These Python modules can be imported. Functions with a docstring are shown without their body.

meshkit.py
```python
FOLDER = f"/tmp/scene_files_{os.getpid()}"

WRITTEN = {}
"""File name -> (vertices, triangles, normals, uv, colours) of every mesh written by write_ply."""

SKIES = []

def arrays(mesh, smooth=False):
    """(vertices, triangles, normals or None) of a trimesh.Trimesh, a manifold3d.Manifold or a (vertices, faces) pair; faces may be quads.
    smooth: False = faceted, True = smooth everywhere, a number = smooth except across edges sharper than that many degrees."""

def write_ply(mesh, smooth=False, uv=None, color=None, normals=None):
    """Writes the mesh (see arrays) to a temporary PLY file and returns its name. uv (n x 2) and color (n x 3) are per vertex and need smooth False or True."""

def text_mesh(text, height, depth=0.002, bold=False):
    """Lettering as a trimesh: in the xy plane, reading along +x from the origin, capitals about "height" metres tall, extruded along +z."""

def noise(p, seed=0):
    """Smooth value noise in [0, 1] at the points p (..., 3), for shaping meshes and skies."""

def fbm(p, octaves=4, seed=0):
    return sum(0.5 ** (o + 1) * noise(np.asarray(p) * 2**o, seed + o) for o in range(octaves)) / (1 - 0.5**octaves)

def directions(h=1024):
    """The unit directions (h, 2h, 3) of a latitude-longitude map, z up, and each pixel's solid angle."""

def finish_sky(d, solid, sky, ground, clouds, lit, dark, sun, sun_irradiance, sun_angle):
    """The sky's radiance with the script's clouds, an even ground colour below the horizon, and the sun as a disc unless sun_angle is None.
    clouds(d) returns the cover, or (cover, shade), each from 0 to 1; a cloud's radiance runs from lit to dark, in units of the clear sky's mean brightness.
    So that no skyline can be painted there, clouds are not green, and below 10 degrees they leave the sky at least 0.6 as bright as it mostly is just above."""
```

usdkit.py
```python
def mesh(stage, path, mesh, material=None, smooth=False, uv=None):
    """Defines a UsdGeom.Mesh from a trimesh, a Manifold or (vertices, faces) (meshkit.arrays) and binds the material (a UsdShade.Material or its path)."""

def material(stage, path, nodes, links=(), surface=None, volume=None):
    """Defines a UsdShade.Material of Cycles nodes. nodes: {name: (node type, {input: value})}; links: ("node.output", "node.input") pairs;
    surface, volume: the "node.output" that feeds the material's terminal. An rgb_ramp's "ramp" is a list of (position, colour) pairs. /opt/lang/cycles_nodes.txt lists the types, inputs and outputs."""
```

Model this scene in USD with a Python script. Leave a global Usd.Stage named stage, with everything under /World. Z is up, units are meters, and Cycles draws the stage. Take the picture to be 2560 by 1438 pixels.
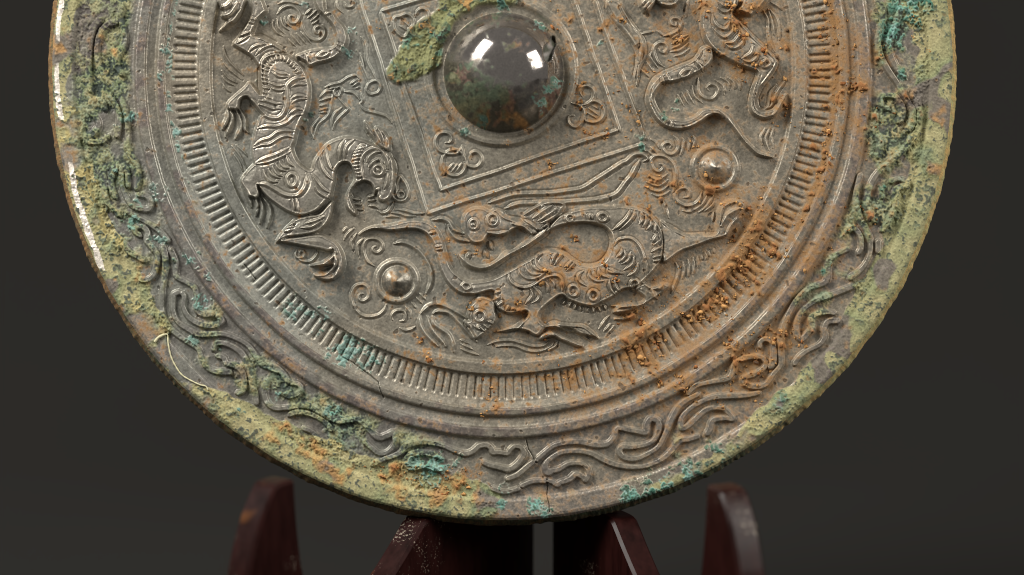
import math, numpy as np, trimesh, shapely, usdkit
from scipy.spatial import cKDTree
from scipy.ndimage import gaussian_filter
from pxr import Usd, UsdGeom, UsdLux, UsdShade, Gf, Sdf, Vt

stage = Usd.Stage.CreateInMemory()
UsdGeom.SetStageUpAxis(stage, UsdGeom.Tokens.z)
UsdGeom.SetStageMetersPerUnit(stage, 1.0)
UsdGeom.Xform.Define(stage, '/World')
UsdGeom.Scope.Define(stage, '/World/Looks')

# ---------------------------------------------------------------- camera, lamps, exposure
LEAN = math.radians(10.0)
UP = np.array([0, math.sin(LEAN), math.cos(LEAN)])          # up along the leaning mirror face
NRM = np.array([0, -math.cos(LEAN), math.sin(LEAN)])        # out of the mirror face
ORG = np.array([0, 0, 0.120])                               # point of the mirror plane the camera aims at
U = 1e-4                                                    # one drawing unit = 0.1 mm
DIST = 0.75


def world(x, y, h):
    """drawing units (x right, y down, h out of the face) -> world metres"""
    x, y, h = (np.asarray(a, float) for a in (x, y, h))
    return ORG + ((x - 1280) * U)[..., None] * np.array([1.0, 0, 0]) + ((719 - y) * U)[..., None] * UP + (h * U)[..., None] * NRM


cam = UsdGeom.Camera.Define(stage, '/World/camera')
cam.CreateHorizontalApertureAttr(36.0)
cam.CreateVerticalApertureAttr(36.0 * 575 / 1024)
cam.CreateFocalLengthAttr(36.0 * DIST / 0.256)
cam.CreateClippingRangeAttr(Gf.Vec2f(0.05, 50))
cam.CreateFStopAttr(5.0)
cam.CreateFocusDistanceAttr(DIST - 0.001)
cam.CreateExposureAttr(0.0)
eye = ORG + DIST * NRM
cam.AddTransformOp().Set(Gf.Matrix4d(1, 0, 0, 0, 0, *UP[1:], 0, 0, *NRM[1:], 0, *map(float, eye), 1))


def softbox(name, pos, target, w, h, power, color):
    l = UsdLux.RectLight.Define(stage, '/World/' + name)
    pos, target = np.array(pos, float), np.array(target, float)
    z = (pos - target) / np.linalg.norm(pos - target)
    x = np.cross([0, 0, 1], z); x /= np.linalg.norm(x)
    y = np.cross(z, x)
    l.AddTransformOp().Set(Gf.Matrix4d(*map(float, x), 0, *map(float, y), 0, *map(float, z), 0, *map(float, pos), 1))
    l.CreateWidthAttr(w); l.CreateHeightAttr(h); l.CreateIntensityAttr(power); l.CreateColorAttr(Gf.Vec3f(*color))


KNOB = world(1258, 181, 100)


def lamp_pos(dx, dy, dn, d):
    v = np.array([1.0, 0, 0]) * dx + UP * dy + NRM * dn
    return KNOB + v / np.linalg.norm(v) * d


softbox('left_softbox', lamp_pos(-0.62, 0.62, 0.48, 0.95), KNOB - [0, 0, .04], 0.34, 0.62, 24.0, (1.0, 0.965, 0.91))
softbox('right_softbox', lamp_pos(0.86, 0.34, 0.38, 0.95), KNOB - [0, 0, .04], 0.40, 0.44, 14.0, (1.0, 0.95, 0.89))

room = UsdLux.DomeLight.Define(stage, '/World/room_light')           # the dim room round the table
room.CreateIntensityAttr(0.075); room.CreateColorAttr(Gf.Vec3f(1.0, 0.97, 0.93))

TRACE = '''
# mirror frame_line w10 h6
L 0 885,-45 901,6 1068,537
L 0 1068,537 1340,448 1612,360
L 0 1486,0 1614,350
L 0 1440,-125 1486,0
L 0 953,30 1020,240 1100,478
L 0 1100,478 1320,402 1546,326
L 0 1400,-95 1434,0 1548,328
L 0 953,30 1067,-4 1400,-95
# mirror petal_scroll w8 h6
L C 770,1290 815,1280 825,1240 790,1205 730,1205 690,1250 685,1310 720,1360 790,1385 870,1380 910,1340 925,1310
L C 920,1310 930,1438
L 0 1180,398 1178,385 1190,380 1202,390 1204,405 1192,418 1172,416 1160,404
L D 555,860 540,820 560,780 610,770 655,805 660,850 640,900 590,935 545,945
L D 465,925 520,940 560,970 580,1030 560,1100 510,1145 460,1130 430,1090 440,1045 485,1035
L C 500,150 520,100 570,80 610,110 620,170 590,200
# mirror petal w8 h6
O I 1205,30 105 118
L D 580,960 640,910 700,920 745,965 755,1030 720,1085 660,1105 600,1090 575,1060
L C 360,150 420,130 470,160 485,220 450,270 400,330 350,310 310,260 300,200 320,160 360,150
# mirror petal_vein w6 h4
L I 1150,90 1200,30
L I 1180,110 1230,40
L I 1220,105 1270,30
L D 650,950 700,980
L D 610,970 700,1035
L D 600,1010 680,1060
L C 380,180 450,240
L C 360,230 430,275
# tiger stripe w7 h4
P B 545,640 555,560 600,505 660,485 730,483 800,505 880,560 940,630 975,720 992,800 985,900 962,1000 910,1100 872,1200 855,1280 H 835,250 858,330 900,395 945,430 985,450 1010,440 1030,370 1075,300 1130,230 1200,185 1300,155 V 470,215 590,250 700,300 830,370 905,440 940,600 945,760 920,880 880,945 820,978 765,965 738,910 740,850 700,890 690,830 660,770 590,740 540,750 470,790 410,870 440,1000 490,1110 460,1140 400,1090 360,1030 365,930 400,840 460,740 470,680 440,590 400,530 350,515 290,540 240,620 225,730 200,850 180,920 130,970 H 1050,820 920,862 800,830 700,770 600,690 530,600 505,560 500,480 490,395 470,300 475,210 500,90 530,12 B 545,1050 600,1000 600,800
P H 490,400 385,515 372,570 420,640 450,690 520,700 540,660 530,595 580,560 560,420
P B 545,640 555,850 455,745 400,790 260,915 252,970 300,990 350,980 370,905 430,880 500,950 560,1025 640,1068 700,1075 760,1040 790,900 800,790 850,720 800,560 700,520 600,560
P B 545,600 480,525 420,480 305,405 360,340 470,295 480,325 560,345 650,385 720,430 770,470 700,490 620,510
P B 305,400 430,210 470,110 470,-10 550,-10 590,80 600,110 520,190 470,300 360,350
P B 180,285 260,230 330,190 390,90 400,-10 190,-10 190,70 220,100 200,160 250,180 230,230
P B 870,510 940,475 1000,455 1100,440 1190,430 1225,390 1225,320 1190,230 1110,140 1060,90 1035,-10 1110,-10 1130,90 1190,110 1240,180 1300,250 1325,330 1325,390 1290,450 1240,510 1180,545 1080,570 990,600 950,560
P V 590,90 640,160 690,230 740,300 850,370 890,360 885,250 840,160 770,100 720,85 700,120 640,60 590,20
P H 1185,735 1190,830 1150,930 1060,1010 930,1040 800,1055 690,1100 740,1010 850,900 980,860 1080,840
P H 690,1080 900,1050 1070,1030 1150,1060 1230,1110 1285,1200 1300,1300 1270,1380 1190,1438 1100,1438 1030,1395 1130,1380 1200,1310 1130,1310 1000,1310 1080,1290 1190,1220 1195,1170 1150,1180 1090,1165 950,1140 800,1110
L B 360,330 460,290
L B 340,395 450,325
L B 450,170 515,185
L B 435,200 500,215
L B 440,480 490,430 560,405 615,402
L B 510,500 570,440 640,410 710,405
L B 670,630 720,660 800,670
L B 660,650 720,690 800,695
L B 630,745 700,775 770,770
L B 650,795 700,815 765,815
L B 530,910 600,915 680,940 740,940
L B 530,945 600,965 650,985 730,985
L B 830,785 880,765 970,765
L B 825,895 880,870 970,880
L B 830,940 880,905 970,895
L B 810,1035 870,995 930,995
L B 520,1165 600,1145 700,1145 790,1110 860,1050 930,1040
L B 500,1310 560,1270 640,1245 700,1200 770,1185 860,1190
L B 490,1340 560,1310 640,1300 720,1250 790,1230 850,1245
L H 510,385 600,345 700,310 810,250
L H 500,395 600,385 720,340 825,285
L H 840,710 850,790 850,830
L H 875,705 885,790 890,835
L H 1080,320 1100,430 1150,500 1205,545
L H 1130,235 1140,330 1170,420 1225,465
L H 1040,600 1080,660 1170,710
L H 1015,480 1060,560 1110,620 1180,660
L H 1300,180 1260,260 1255,360
L H 1400,170 1330,230 1305,300 1300,370
L B 955,480 985,580
L B 980,475 1010,560
L B 1230,400 1300,430
L B 1210,420 1280,475
L B 1110,140 1190,110
L B 1060,515 1100,480 1160,475 1140,505 1090,522 1060,515
# tiger limb_edge w9 h5
L B 950,700 870,715 820,745 790,790 785,880 775,980 740,1050 690,1072 620,1060 560,1020 500,950 440,882
L H 520,575 600,580 680,625 760,670 840,685 900,670 950,610 970,530 960,480
L B 470,320 550,335 650,385 720,430 770,470
L B 555,850 550,700 560,580 620,500 720,487
# tiger fur_mark w8 h5
L B 560,830 600,840
L B 570,790 625,800
L B 560,740 615,745
L B 560,700 610,710
L B 560,660 605,675
L B 570,620 620,640
L B 580,585 630,610
L B 610,550 650,585
L B 645,520 670,560
L B 690,500 700,545
L B 730,495 735,545
L B 775,505 765,550
L B 810,525 790,570
L B 840,550 815,595
L B 865,580 840,615
L B 890,610 860,640
L B 915,640 875,660
L B 590,870 640,890
L H 580,450 600,510 650,550 700,555
L H 625,440 650,490 720,520
L H 660,420 690,480 740,500
L H 690,400 720,440 775,455
L H 720,370 750,420 805,430
L H 785,325 800,380 850,415
L V 520,330 590,300
L V 490,365 580,330
L V 470,400 555,370
L V 455,440 535,410
L V 445,480 530,455
L V 445,520 525,500
L V 450,560 525,545
L V 465,600 530,590
L V 475,640 540,635
L V 480,680 545,680
L H 800,950 850,925
L H 780,980 840,960
L H 760,1010 830,985
L H 910,970 1000,960 1090,910
L H 950,930 1050,900 1120,865
# tiger shoulder_ring w8 h5
O H 833,540 46 56
# tiger eye w9 h6
O V 748,605 58 58
D V 748,605 26
# tiger face_line w8 h5
L V 580,730 555,640 540,540 560,440 610,380 700,345 780,370 830,430 860,500 865,590
L V 610,510 640,440 720,390 790,390
L V 640,570 680,510 750,475 780,520
L V 860,640 850,760 820,830
L V 740,930 735,860 760,820
L V 905,440 940,560 945,680
L V 430,900 430,1000 490,1110
L V 740,1090 800,1120 870,1090 930,990
L V 635,1030 700,1030 740,1060
# tiger tooth w7 h5
L V 430,945 530,960
L V 430,1005 540,1015
L V 440,1060 560,1075
L V 610,930 700,905
L V 620,970 710,960
# tiger ear_feather w7 h5
L V 590,25 650,90 690,170
L V 590,90 650,180 680,230
L V 700,110 750,210 800,290
L V 740,95 800,200 840,290
L V 800,140 850,230 860,380
L V 860,190 890,290 870,370
# tiger claw w13 h10
L B 255,975 250,1060 205,1160
L B 270,980 290,1080 230,1230
L B 320,990 360,1080 370,1160 325,1250
L B 350,980 400,1070 410,1160 440,1195
L H 375,590 430,670 460,780
L H 500,690 510,780 500,860
L H 540,700 560,800 535,930
L H 560,690 620,770 635,850 600,970
L H 1185,1160 1195,1230 1120,1300 1000,1315
L H 1220,1200 1220,1310 1130,1380 1030,1400
L H 1250,1150 1270,1300 1200,1438
L B 190,75 250,65 300,10
L B 195,150 280,130 350,30
L B 180,285 300,200 380,90
# mirror pendant_drop w8 h6
L V 1015,680 1075,770 1105,870 1080,950 1010,978 940,940 930,910 960,890 965,780 1015,680
O V 1020,900 42 42
# mirror hair_stroke w7 h5
L V 970,1080 1080,1100 1180,1130 1290,1125
L V 900,1120 1000,1130 1090,1160 1190,1160
L V 830,1170 920,1160 1010,1175
# mirror bird_line w7 h5
L B 1120,790 1180,765 1260,745 1330,700 1400,680 1430,700
L B 1110,830 1170,800 1240,790
L B 1300,830 1380,840 1438,900
L B 1210,800 1250,785 1270,810 1250,865 1210,860 1200,830 1210,800
L B 1080,880 1130,830 1190,820
L B 1080,915 1140,890 1190,880
L B 1080,960 1140,940
L B 1080,1000 1150,975
L B 1085,1020 1140,1010
L B 1190,860 1180,980 1140,1060 1060,1130 1020,1250
L B 1080,1060 1010,1150 1005,1200 1025,1250
L B 1240,880 1310,960 1330,985 1260,1050 1210,1110 1195,1170
L B 1275,970 1210,1030 1185,1100 1190,1160
L B 1370,780 1430,740
L B 1350,760 1420,715
L B 1400,800 1438,780
L C 10,330 50,400 60,540 110,640 145,720
L C 0,560 60,660 80,740
L C 0,480 30,580 50,640
L C 60,800 90,750 150,730 185,780 165,830 130,845 90,850 60,820 60,800
L C 0,940 40,990 150,1020 240,1050 290,1110
L C 10,830 30,900 0,940
# beast edge_line w7 h4
P E 600,-20 560,110 550,230 580,340 640,430 740,510 890,590 1000,625 1050,650 1040,720 1010,800 985,900 990,1000 1050,1050 1130,1070 1210,1040 1250,980 1300,880 1310,855 1250,920 1180,990 1080,995 1040,940 1045,880 1075,800 1120,740 1180,660 1220,590 1225,545 1150,460 1030,350 920,230 830,130 880,40 860,-20
P E 870,100 910,50 950,-20 1130,-20 1090,60 1010,135 980,145 930,120
P E 0,-20 140,-20 130,30 60,110 20,100
P E 130,-20 180,45 260,65 330,40 370,-20
P E 640,440 650,540 580,620 430,700 300,740 210,750 160,800 120,870 130,930 180,1020 230,1060 300,1070 400,1080 500,1040 560,990 680,975 780,1030 860,1120 930,1230 1000,1310 1070,1370 1190,1415 1060,1400 990,1345 900,1250 840,1170 770,1090 700,1040 620,1045 540,1100 440,1150 330,1165 230,1140 150,1080 90,980 65,900 80,800 130,720 200,665 350,600 480,540 560,430
L E 555,230 580,340 640,430 740,510 890,590 1030,630 1055,670 1010,800 985,930 1010,1010 1100,1068 1190,1060
L E 830,130 920,230 1030,350 1150,460 1225,560 1150,690 1080,790 1040,880 1050,960 1080,990 1140,970 1160,920 1170,830 1220,760
L E 1100,985 1180,950 1230,830 1310,710
L E 560,430 500,530 350,600 200,660 120,720 70,830 65,920 110,1020 190,1110 300,1160 420,1155 540,1100 620,1045 690,1035
L E 690,985 780,1060 860,1170 950,1290
L E 150,35 260,65 340,30
L E 240,-10 270,15 310,-10
# beast claw w13 h9
L E 1190,1040 1260,960 1310,855
L E 0,60 60,0
L E 30,90 100,10
L E 60,105 130,20
# beast scale_mark w8 h5
L E 640,140 660,210 700,250 760,265 800,200
L E 650,260 700,310 760,340 820,290 830,230
L E 760,390 830,385 880,330 890,280
L E 760,400 800,430 850,435 910,400 940,350
L E 910,530 990,480 1010,410
L E 920,540 970,560 1020,540 1060,490
L E 1070,590 1110,610 1160,590 1160,560
L E 1070,580 1125,545 1115,520
L E 690,80 750,115 820,75 860,0
L E 700,20 750,60 800,20
L E 490,550 540,600 560,640
L E 500,545 560,590
L E 195,690 220,760
L E 230,670 265,740
L E 360,680 400,640 455,635 430,680 380,700 360,690
L E 230,1110 245,1060
L E 275,1145 290,1070
# mirror cloud_curl w8 h5
L E 205,600 150,560 120,480 130,420 180,385 230,400 245,440 215,475 175,465 165,440
L E 210,330 290,310 350,270 370,210 340,170 290,175 280,220 320,235 330,210
L E 615,810 600,785 640,755 690,780 695,840 640,890 560,870 520,810 520,700
L Y 605,190 620,160 580,130 530,150 515,200 550,255 620,275 680,240 705,180 690,110 650,50
L Y 470,390 510,400 510,450 460,480 400,450 370,390 370,330 430,290 520,295 590,340 640,410 665,500 660,600 645,720
L Y 765,790 820,785 830,730 790,680 720,690 670,740 670,810 720,860 800,890 890,870 950,810 975,740
L I 390,1205 355,1215 350,1255 390,1270 440,1235 440,1170 390,1125 320,1140 280,1210 290,1300 340,1375 420,1410 510,1400 570,1360 600,1300
L I 770,1390 740,1355 680,1360 645,1400 650,1438
L T2 0,270 50,280 70,330 50,390 0,400
L T2 0,480 60,510 130,500 185,465
L I 485,955 420,910 385,820 400,740 450,705 520,715 560,760 550,810 510,835 470,815 480,785 500,775
L B 690,130 740,75 810,55 870,80 905,140 880,200 830,210 800,180 815,145 850,150
L B 920,190 930,270 980,340 1060,365 1110,330 1120,270 1080,235 1040,250 1035,290 1065,305 1075,280
L B 1300,20 1320,60 1370,55 1380,10
L H 915,1230 895,1215 905,1185 940,1190 935,1235 880,1245 860,1215 870,1180
L H 870,1245 930,1275 1000,1270 1050,1210 1050,1160
# mirror cloud_stroke w7 h4.5
L E 80,500 120,570 150,610
L E 60,560 110,640
L E 15,630 75,690
L E 100,470 90,520 150,600
L E 150,280 200,320
L E 0,310 120,285
L E 410,160 415,80 440,0
L E 290,350 350,310
L E 290,400 370,350 430,320
L E 290,440 360,410 440,340
L E 280,470 370,450 440,390
L E 310,510 380,490 450,440
L E 340,850 390,950
L E 375,830 430,930
L E 420,810 480,930
L E 470,770 490,860 550,920
L E 675,715 740,770 750,850
L E 725,695 790,740 800,810
L E 790,695 840,740 850,800
L E 860,700 895,745 895,810
L E 1110,100 1150,180 1145,300 1170,390 1215,465
L E 1150,80 1180,180 1195,310
L E 1170,90 1220,160 1245,260 1250,360
L E 1180,20 1240,60 1270,90
L E 1130,1150 1090,1230 1100,1300
L E 1170,1150 1130,1250 1160,1350
L E 1205,1150 1180,1230 1195,1330
L Y 750,80 770,130 755,210 725,290
L Y 820,80 840,130 825,230
L Y 870,50 895,110 870,200
L Y 370,85 430,125 470,190 485,205
L Y 370,180 430,250
L Y 290,220 340,235 380,275
L Y 350,520 400,560 470,575 570,510
L Y 330,600 400,635 480,645 575,580
L Y 330,660 400,700 490,710 580,650
L Y 390,740 460,770 540,750 600,710
L Y 745,945 830,960 930,910 1000,850 1045,775
L Y 935,970 1020,910 1080,840 1115,770
L Y 1000,960 1090,900 1130,850
L Y 515,820 540,910 570,1030
L Y 1120,970 1100,1080
L I 395,700 340,760 335,830 350,890
L I 330,660 280,740 290,820
L I 310,610 250,660 215,720
L I 245,600 205,650
L I 890,1200 940,1255
L I 860,1235 910,1290
L I 820,1280 860,1330
L I 770,1320 820,1380
L T2 70,230 120,280 130,360
L B 700,40 770,15 860,30 900,45
L B 655,180 650,230 690,290 740,320
L B 690,170 700,240 760,300
L B 725,165 740,220 800,270
L B 760,150 770,200 820,240
L B 795,350 850,410
L B 820,310 900,405
L B 870,300 950,395
L B 910,290 1000,390
L B 950,130 1000,80
L B 970,165 1045,90
L B 1000,190 1060,130
L B 1010,220 1060,180
L B 205,420 230,500 290,590 390,680
L B 195,540 250,620 360,710
L B 190,640 250,710 330,750
L B 195,690 240,740 300,770
L B 205,760 230,800 270,830
L H 290,235 360,320 400,400 415,430
L H 330,225 400,290 430,330
L H 300,300 350,380 380,460
L B 1230,0 1230,60 1280,110
L K 680,750 705,820 690,900 640,1020
L K 740,740 755,820 740,890
L K 785,720 800,800 790,870
L K 830,700 845,770 835,850
L K 870,690 885,750 880,790
L K 910,680 920,720
L K 940,650 960,690 950,720
L K 975,640 990,690
L K 1015,620 1025,660
L J 1245,1340 1300,1260 1340,1220
L J 1290,1360 1350,1290
L J 1330,1370 1380,1310
L P 780,225 860,195 980,185 1080,210 1180,240 1280,235 1340,190
L P 860,240 950,230 1040,240 1140,280 1250,285 1350,240 1380,200
L P 1310,280 1390,240 1420,200
L T2 730,670 860,730
L T2 720,620 810,660
L T2 730,730 860,780 930,800
# ribbon fold_line w7 h4
P D 775,20 890,20 1020,240 1095,340 1120,430 1070,600 1045,770 1060,500 960,310 860,190
L D 770,20 790,90 860,190 960,310 1040,420 1060,500 1050,600 1030,700 1045,770
L D 890,20 940,120 1020,240 1090,330 1120,400 1120,500 1070,610 1050,760
L D 1060,280 1100,370 1090,470 1070,600
# mirror nipple_arc w11 h6
L I 665,755 740,745 820,770 900,830 970,920 1000,1010 995,1110 950,1200
# dragon whisker w10 h6
L J 250,215 350,180 480,140 620,130 800,125 950,105 1100,75 1220,0 Y 0,385 80,350 160,280 230,265 290,280 325,325 280,355
L J 400,265 520,225 640,215 760,205 920,205 1050,195 1200,180 1340,150 K 0,180 150,120 Y 70,600 140,520 190,430 235,345
L I 1010,545 1090,535 1150,560 1200,630 1290,670
L I 1150,590 1170,650 1230,710 1340,740
# dragon outline w7 h4
P J 0,680 60,760 150,797 250,792 350,740 500,650 640,575 760,480 800,405 700,470 620,530 480,630 400,650 330,720 240,765 150,765 70,720
P J 25,400 40,310 110,255 200,250 270,280 330,262 400,330 480,360 580,385 650,410 695,470 640,490 560,430 480,450 420,490 330,500 260,495 210,560 120,570 60,510
P J 560,330 750,205 930,205 900,300 800,400 700,460
P J 770,470 860,350 930,305 1050,268 1200,243 1400,240 K 130,232 240,240 340,258 430,300 510,385 552,450 567,550 560,660 548,720 500,800 420,885 330,960 200,990 120,1050 J 1258,1110 1180,1138 1080,1120 980,1080 905,1040 800,1110 720,1190 710,1260 760,1320 690,1400 600,1360 480,1340 340,1360 480,1320 600,1230 590,1180 460,1205 360,1170 310,1100 295,1000 150,1030 I 1350,1210 1250,1195 1150,1110 1080,980 1050,860 1010,740 960,670 880,630 780,625 640,640 500,620 420,640 355,672 410,625 500,595 640,580 760,550 840,540 960,555 1050,620 1100,720 1130,830 1180,970 1260,1050 1340,1090 J 180,910 300,885 430,820 620,715 730,650 830,635 930,660 1000,710 1080,760 1180,775 1280,740 1340,660 1365,560 1350,480 1290,420 1180,390 1050,390 900,415
P K 545,375 620,420 700,465 770,495 870,495 1030,485 1060,380 1080,260 1140,210 1240,180 1300,230 1250,330 1180,420 1130,505 1000,545 850,600 720,650 590,740 560,700 570,560
P K 330,960 400,930 470,965 560,930 620,960 500,1060 380,1130 250,1180 120,1190 180,1130 350,1110 400,1060 330,1000
P J 780,1320 850,1290 1000,1300 1100,1310 1180,1360 1240,1420 1200,1410 1100,1390 990,1340 860,1330
P Q 0,140 60,110 120,110 200,150 300,190 380,230 330,240 200,190 110,150 0,180
P T2 950,95 900,160 840,230 815,310 840,390 780,400 850,500 910,610 960,590 1050,510 1140,420 1160,350 1140,270 1120,150
L J 640,700 730,650 830,635 930,660 1000,715 1080,765 1170,778 1270,745 1340,660 1365,560 1345,470 1280,415 1170,390
L K 340,255 430,300 510,380 550,460 565,560 555,680 540,740
L K 130,590 160,540 230,525 290,540 350,600 380,670 400,760 410,870
L K 545,375 640,430 720,480 770,495 870,495 1020,485
L T2 955,90 850,220 820,300 830,370
L Q 0,120 70,50 130,25 200,45 300,50 380,55 440,90 520,160
L Q 130,50 220,90 330,110 400,150 455,190
L Q 100,110 200,150 300,200 380,225
L P 1110,20 1050,80 960,100 870,105
# dragon scale_arc w7 h5
L J 440,830 440,890 480,940 560,970 650,950 770,880 870,865 920,910 915,1000
L J 530,790 540,840 600,885 680,885 760,840
L J 590,770 610,820 660,850 740,845
L J 630,740 660,790 720,820 780,820
L J 740,660 680,710 680,770 730,810 790,820
L J 880,650 840,700 820,760
L J 930,665 880,720 850,770
L J 1020,720 970,770 940,790
L J 1035,740 1000,780 960,825
L J 770,920 790,960 785,1010
L J 810,895 840,930 845,970
L J 630,985 645,1040 590,1115
L J 660,965 710,1030 690,1080 640,1110
L J 300,1080 360,1050
L J 310,1020 360,1000
L J 340,1130 390,1090
L J 420,1170 440,1130
L J 1110,825 1065,860 1065,910 1130,955
L J 1170,815 1165,870 1220,910 1290,910
L J 1250,800 1260,850 1330,880
L J 1340,900 1345,970 1385,1030
L J 1385,890 1390,960 1430,990
L J 1320,790 1340,830 1438,835
L J 1150,305 1165,355
L J 1175,305 1190,350
L K 65,790 130,830 200,840
L K 150,700 190,660 190,620
L K 170,740 220,690 220,640
L K 190,760 250,720 275,650
L K 210,810 280,760 305,690
L K 240,865 310,820 335,750
L K 80,920 90,980 130,1030
L K 120,910 140,970 165,1000
L I 1040,785 1100,775
L I 1045,810 1110,800
L I 990,665 1040,650
# dragon mane_stroke w8 h6
L J 570,330 650,270 740,210
L J 650,355 750,280 830,230
L J 700,375 800,310 870,260
L J 720,395 800,360 870,310
L J 740,430 800,400
L K 110,450 180,400 240,340 270,270
L K 170,450 250,380 310,310 310,275
L K 370,280 385,350 355,400
L K 415,320 415,370 385,425
L K 460,370 455,410 420,450
L K 500,400 490,470
L K 510,490 470,560
L K 540,540 480,590
L K 550,600 460,650
L K 550,680 470,700
L K 540,720 470,735
# dragon ring w7 h5
O J 292,370 46 50
D J 292,370 22
O J 120,410 38 42
D J 120,405 20
O J 1018,1000 44 46
O J 1200,1040 42 44
O J 990,345 34 30
O J 1280,335 40 36
O K 303,940 38 42
O T2 955,340 60 62
L I 1275,1130 1300,1105 1345,1115 1355,1145 1310,1165 1275,1130
# dragon face_line w9 h6
L J 320,265 370,295 410,350 520,370 620,400 690,460
L J 470,405 560,430 640,490
L J 250,480 330,500 430,470
L J 0,690 60,765 150,797 250,790 330,750 450,670 560,620 650,560 760,480 800,400
# dragon fang w9 h7
L J 260,560 285,630
L J 220,640 250,700
L J 60,700 80,660
# dragon belly_fringe w7 h5
L J 920,1120 950,1085
L J 980,1140 1000,1105
L J 1030,1160 1045,1120
L J 1080,1175 1085,1140
L J 1140,1185 1140,1150
L J 1200,1190 1190,1150
L J 1260,1180 1240,1145
L J 1310,1165 1290,1125
# dragon claw w13 h8
L K 1045,460 1060,330 1085,250 1140,210 1240,180
L K 1080,420 1120,340 1150,310 1250,260
L K 1130,500 1190,400 1260,340
L K 390,930 460,965 540,970 560,940
L K 455,965 480,1040 500,1060
L K 120,1190 250,1190 370,1150 470,1090
L K 100,1130 240,1130 350,1110
L K 130,1250 250,1240 350,1180 450,1110
L T2 395,350 410,430 500,500 570,550 610,620 640,760
L T2 330,350 370,470 440,570 520,660 540,700
L T2 245,330 240,430 290,530 370,620 460,700
L T2 250,310 330,230 430,195 520,210 620,260 720,320 790,370
L T2 400,310 440,285 520,285 600,310 700,410 800,520 910,640
# dragon leg_hatch w7 h5
L T2 780,420 830,470
L T2 880,450 960,500
L T2 930,450 1010,520
L T2 1000,440 1060,490
L T2 1050,400 1110,430
# mirror vine_scroll w17.5 h9.5
L T 1438,660 1290,690 1180,650
L T 100,450 200,400 P -10,1200 60,1140 170,1105 280,1110 380,1130 480,1170 580,1200 650,1180 710,1130 780,1120 820,1150 830,1185 890,1185 960,1195 990,1160 1030,1130 1090,1145 1110,1200 1080,1260 1020,1320 960,1340 880,1320 800,1300 740,1270
L P 400,1240 300,1210 190,1195 110,1210 70,1240 60,1290 90,1330 150,1330 230,1310 330,1340 400,1330
L P 950,1430 1050,1390 1150,1310 1220,1260 Q 90,1150 200,1110 350,1095 480,1120 590,1120 660,1060 690,980 730,975 800,990 870,1000 950,1010 960,940 1000,890 1060,920 1060,1000 1020,1080 950,1120 830,1140 740,1140 710,1180 750,1230 850,1245 950,1210 1060,1140 1130,1020 1180,900 1240,790 1320,720 1438,660
L Q 110,1370 60,1370 50,1300 100,1240 200,1190 350,1180 460,1200 560,1250 680,1300 820,1320 950,1310 1080,1260 1180,1180 1260,1090 1350,1070 1438,1040
L U 240,510 340,490 430,440 530,430 600,470 620,530 590,580 560,550 500,530 440,580 360,610 330,630 280,600 200,595 100,600 0,640
L R 60,1030 150,950 250,920 350,900 430,880 470,820 490,760 550,710 640,690 720,690 760,720 770,760 730,810 660,850 590,870 570,900 610,945 700,960 780,930 840,840 900,760 905,650 910,500 940,370 1000,260 1060,170 1160,80 1290,30 M 600,1050 605,950 650,880 730,830 800,800
L R 720,610 715,560 760,530 820,550 850,620 840,720 800,790
L R 720,1010 640,1030 540,1040 420,1040 300,1050 200,1090 100,1150 20,1240 20,1330 80,1310 150,1240 230,1170 310,1145 390,1155 440,1200 470,1250 400,1240 300,1260 270,1340 240,1390
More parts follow.
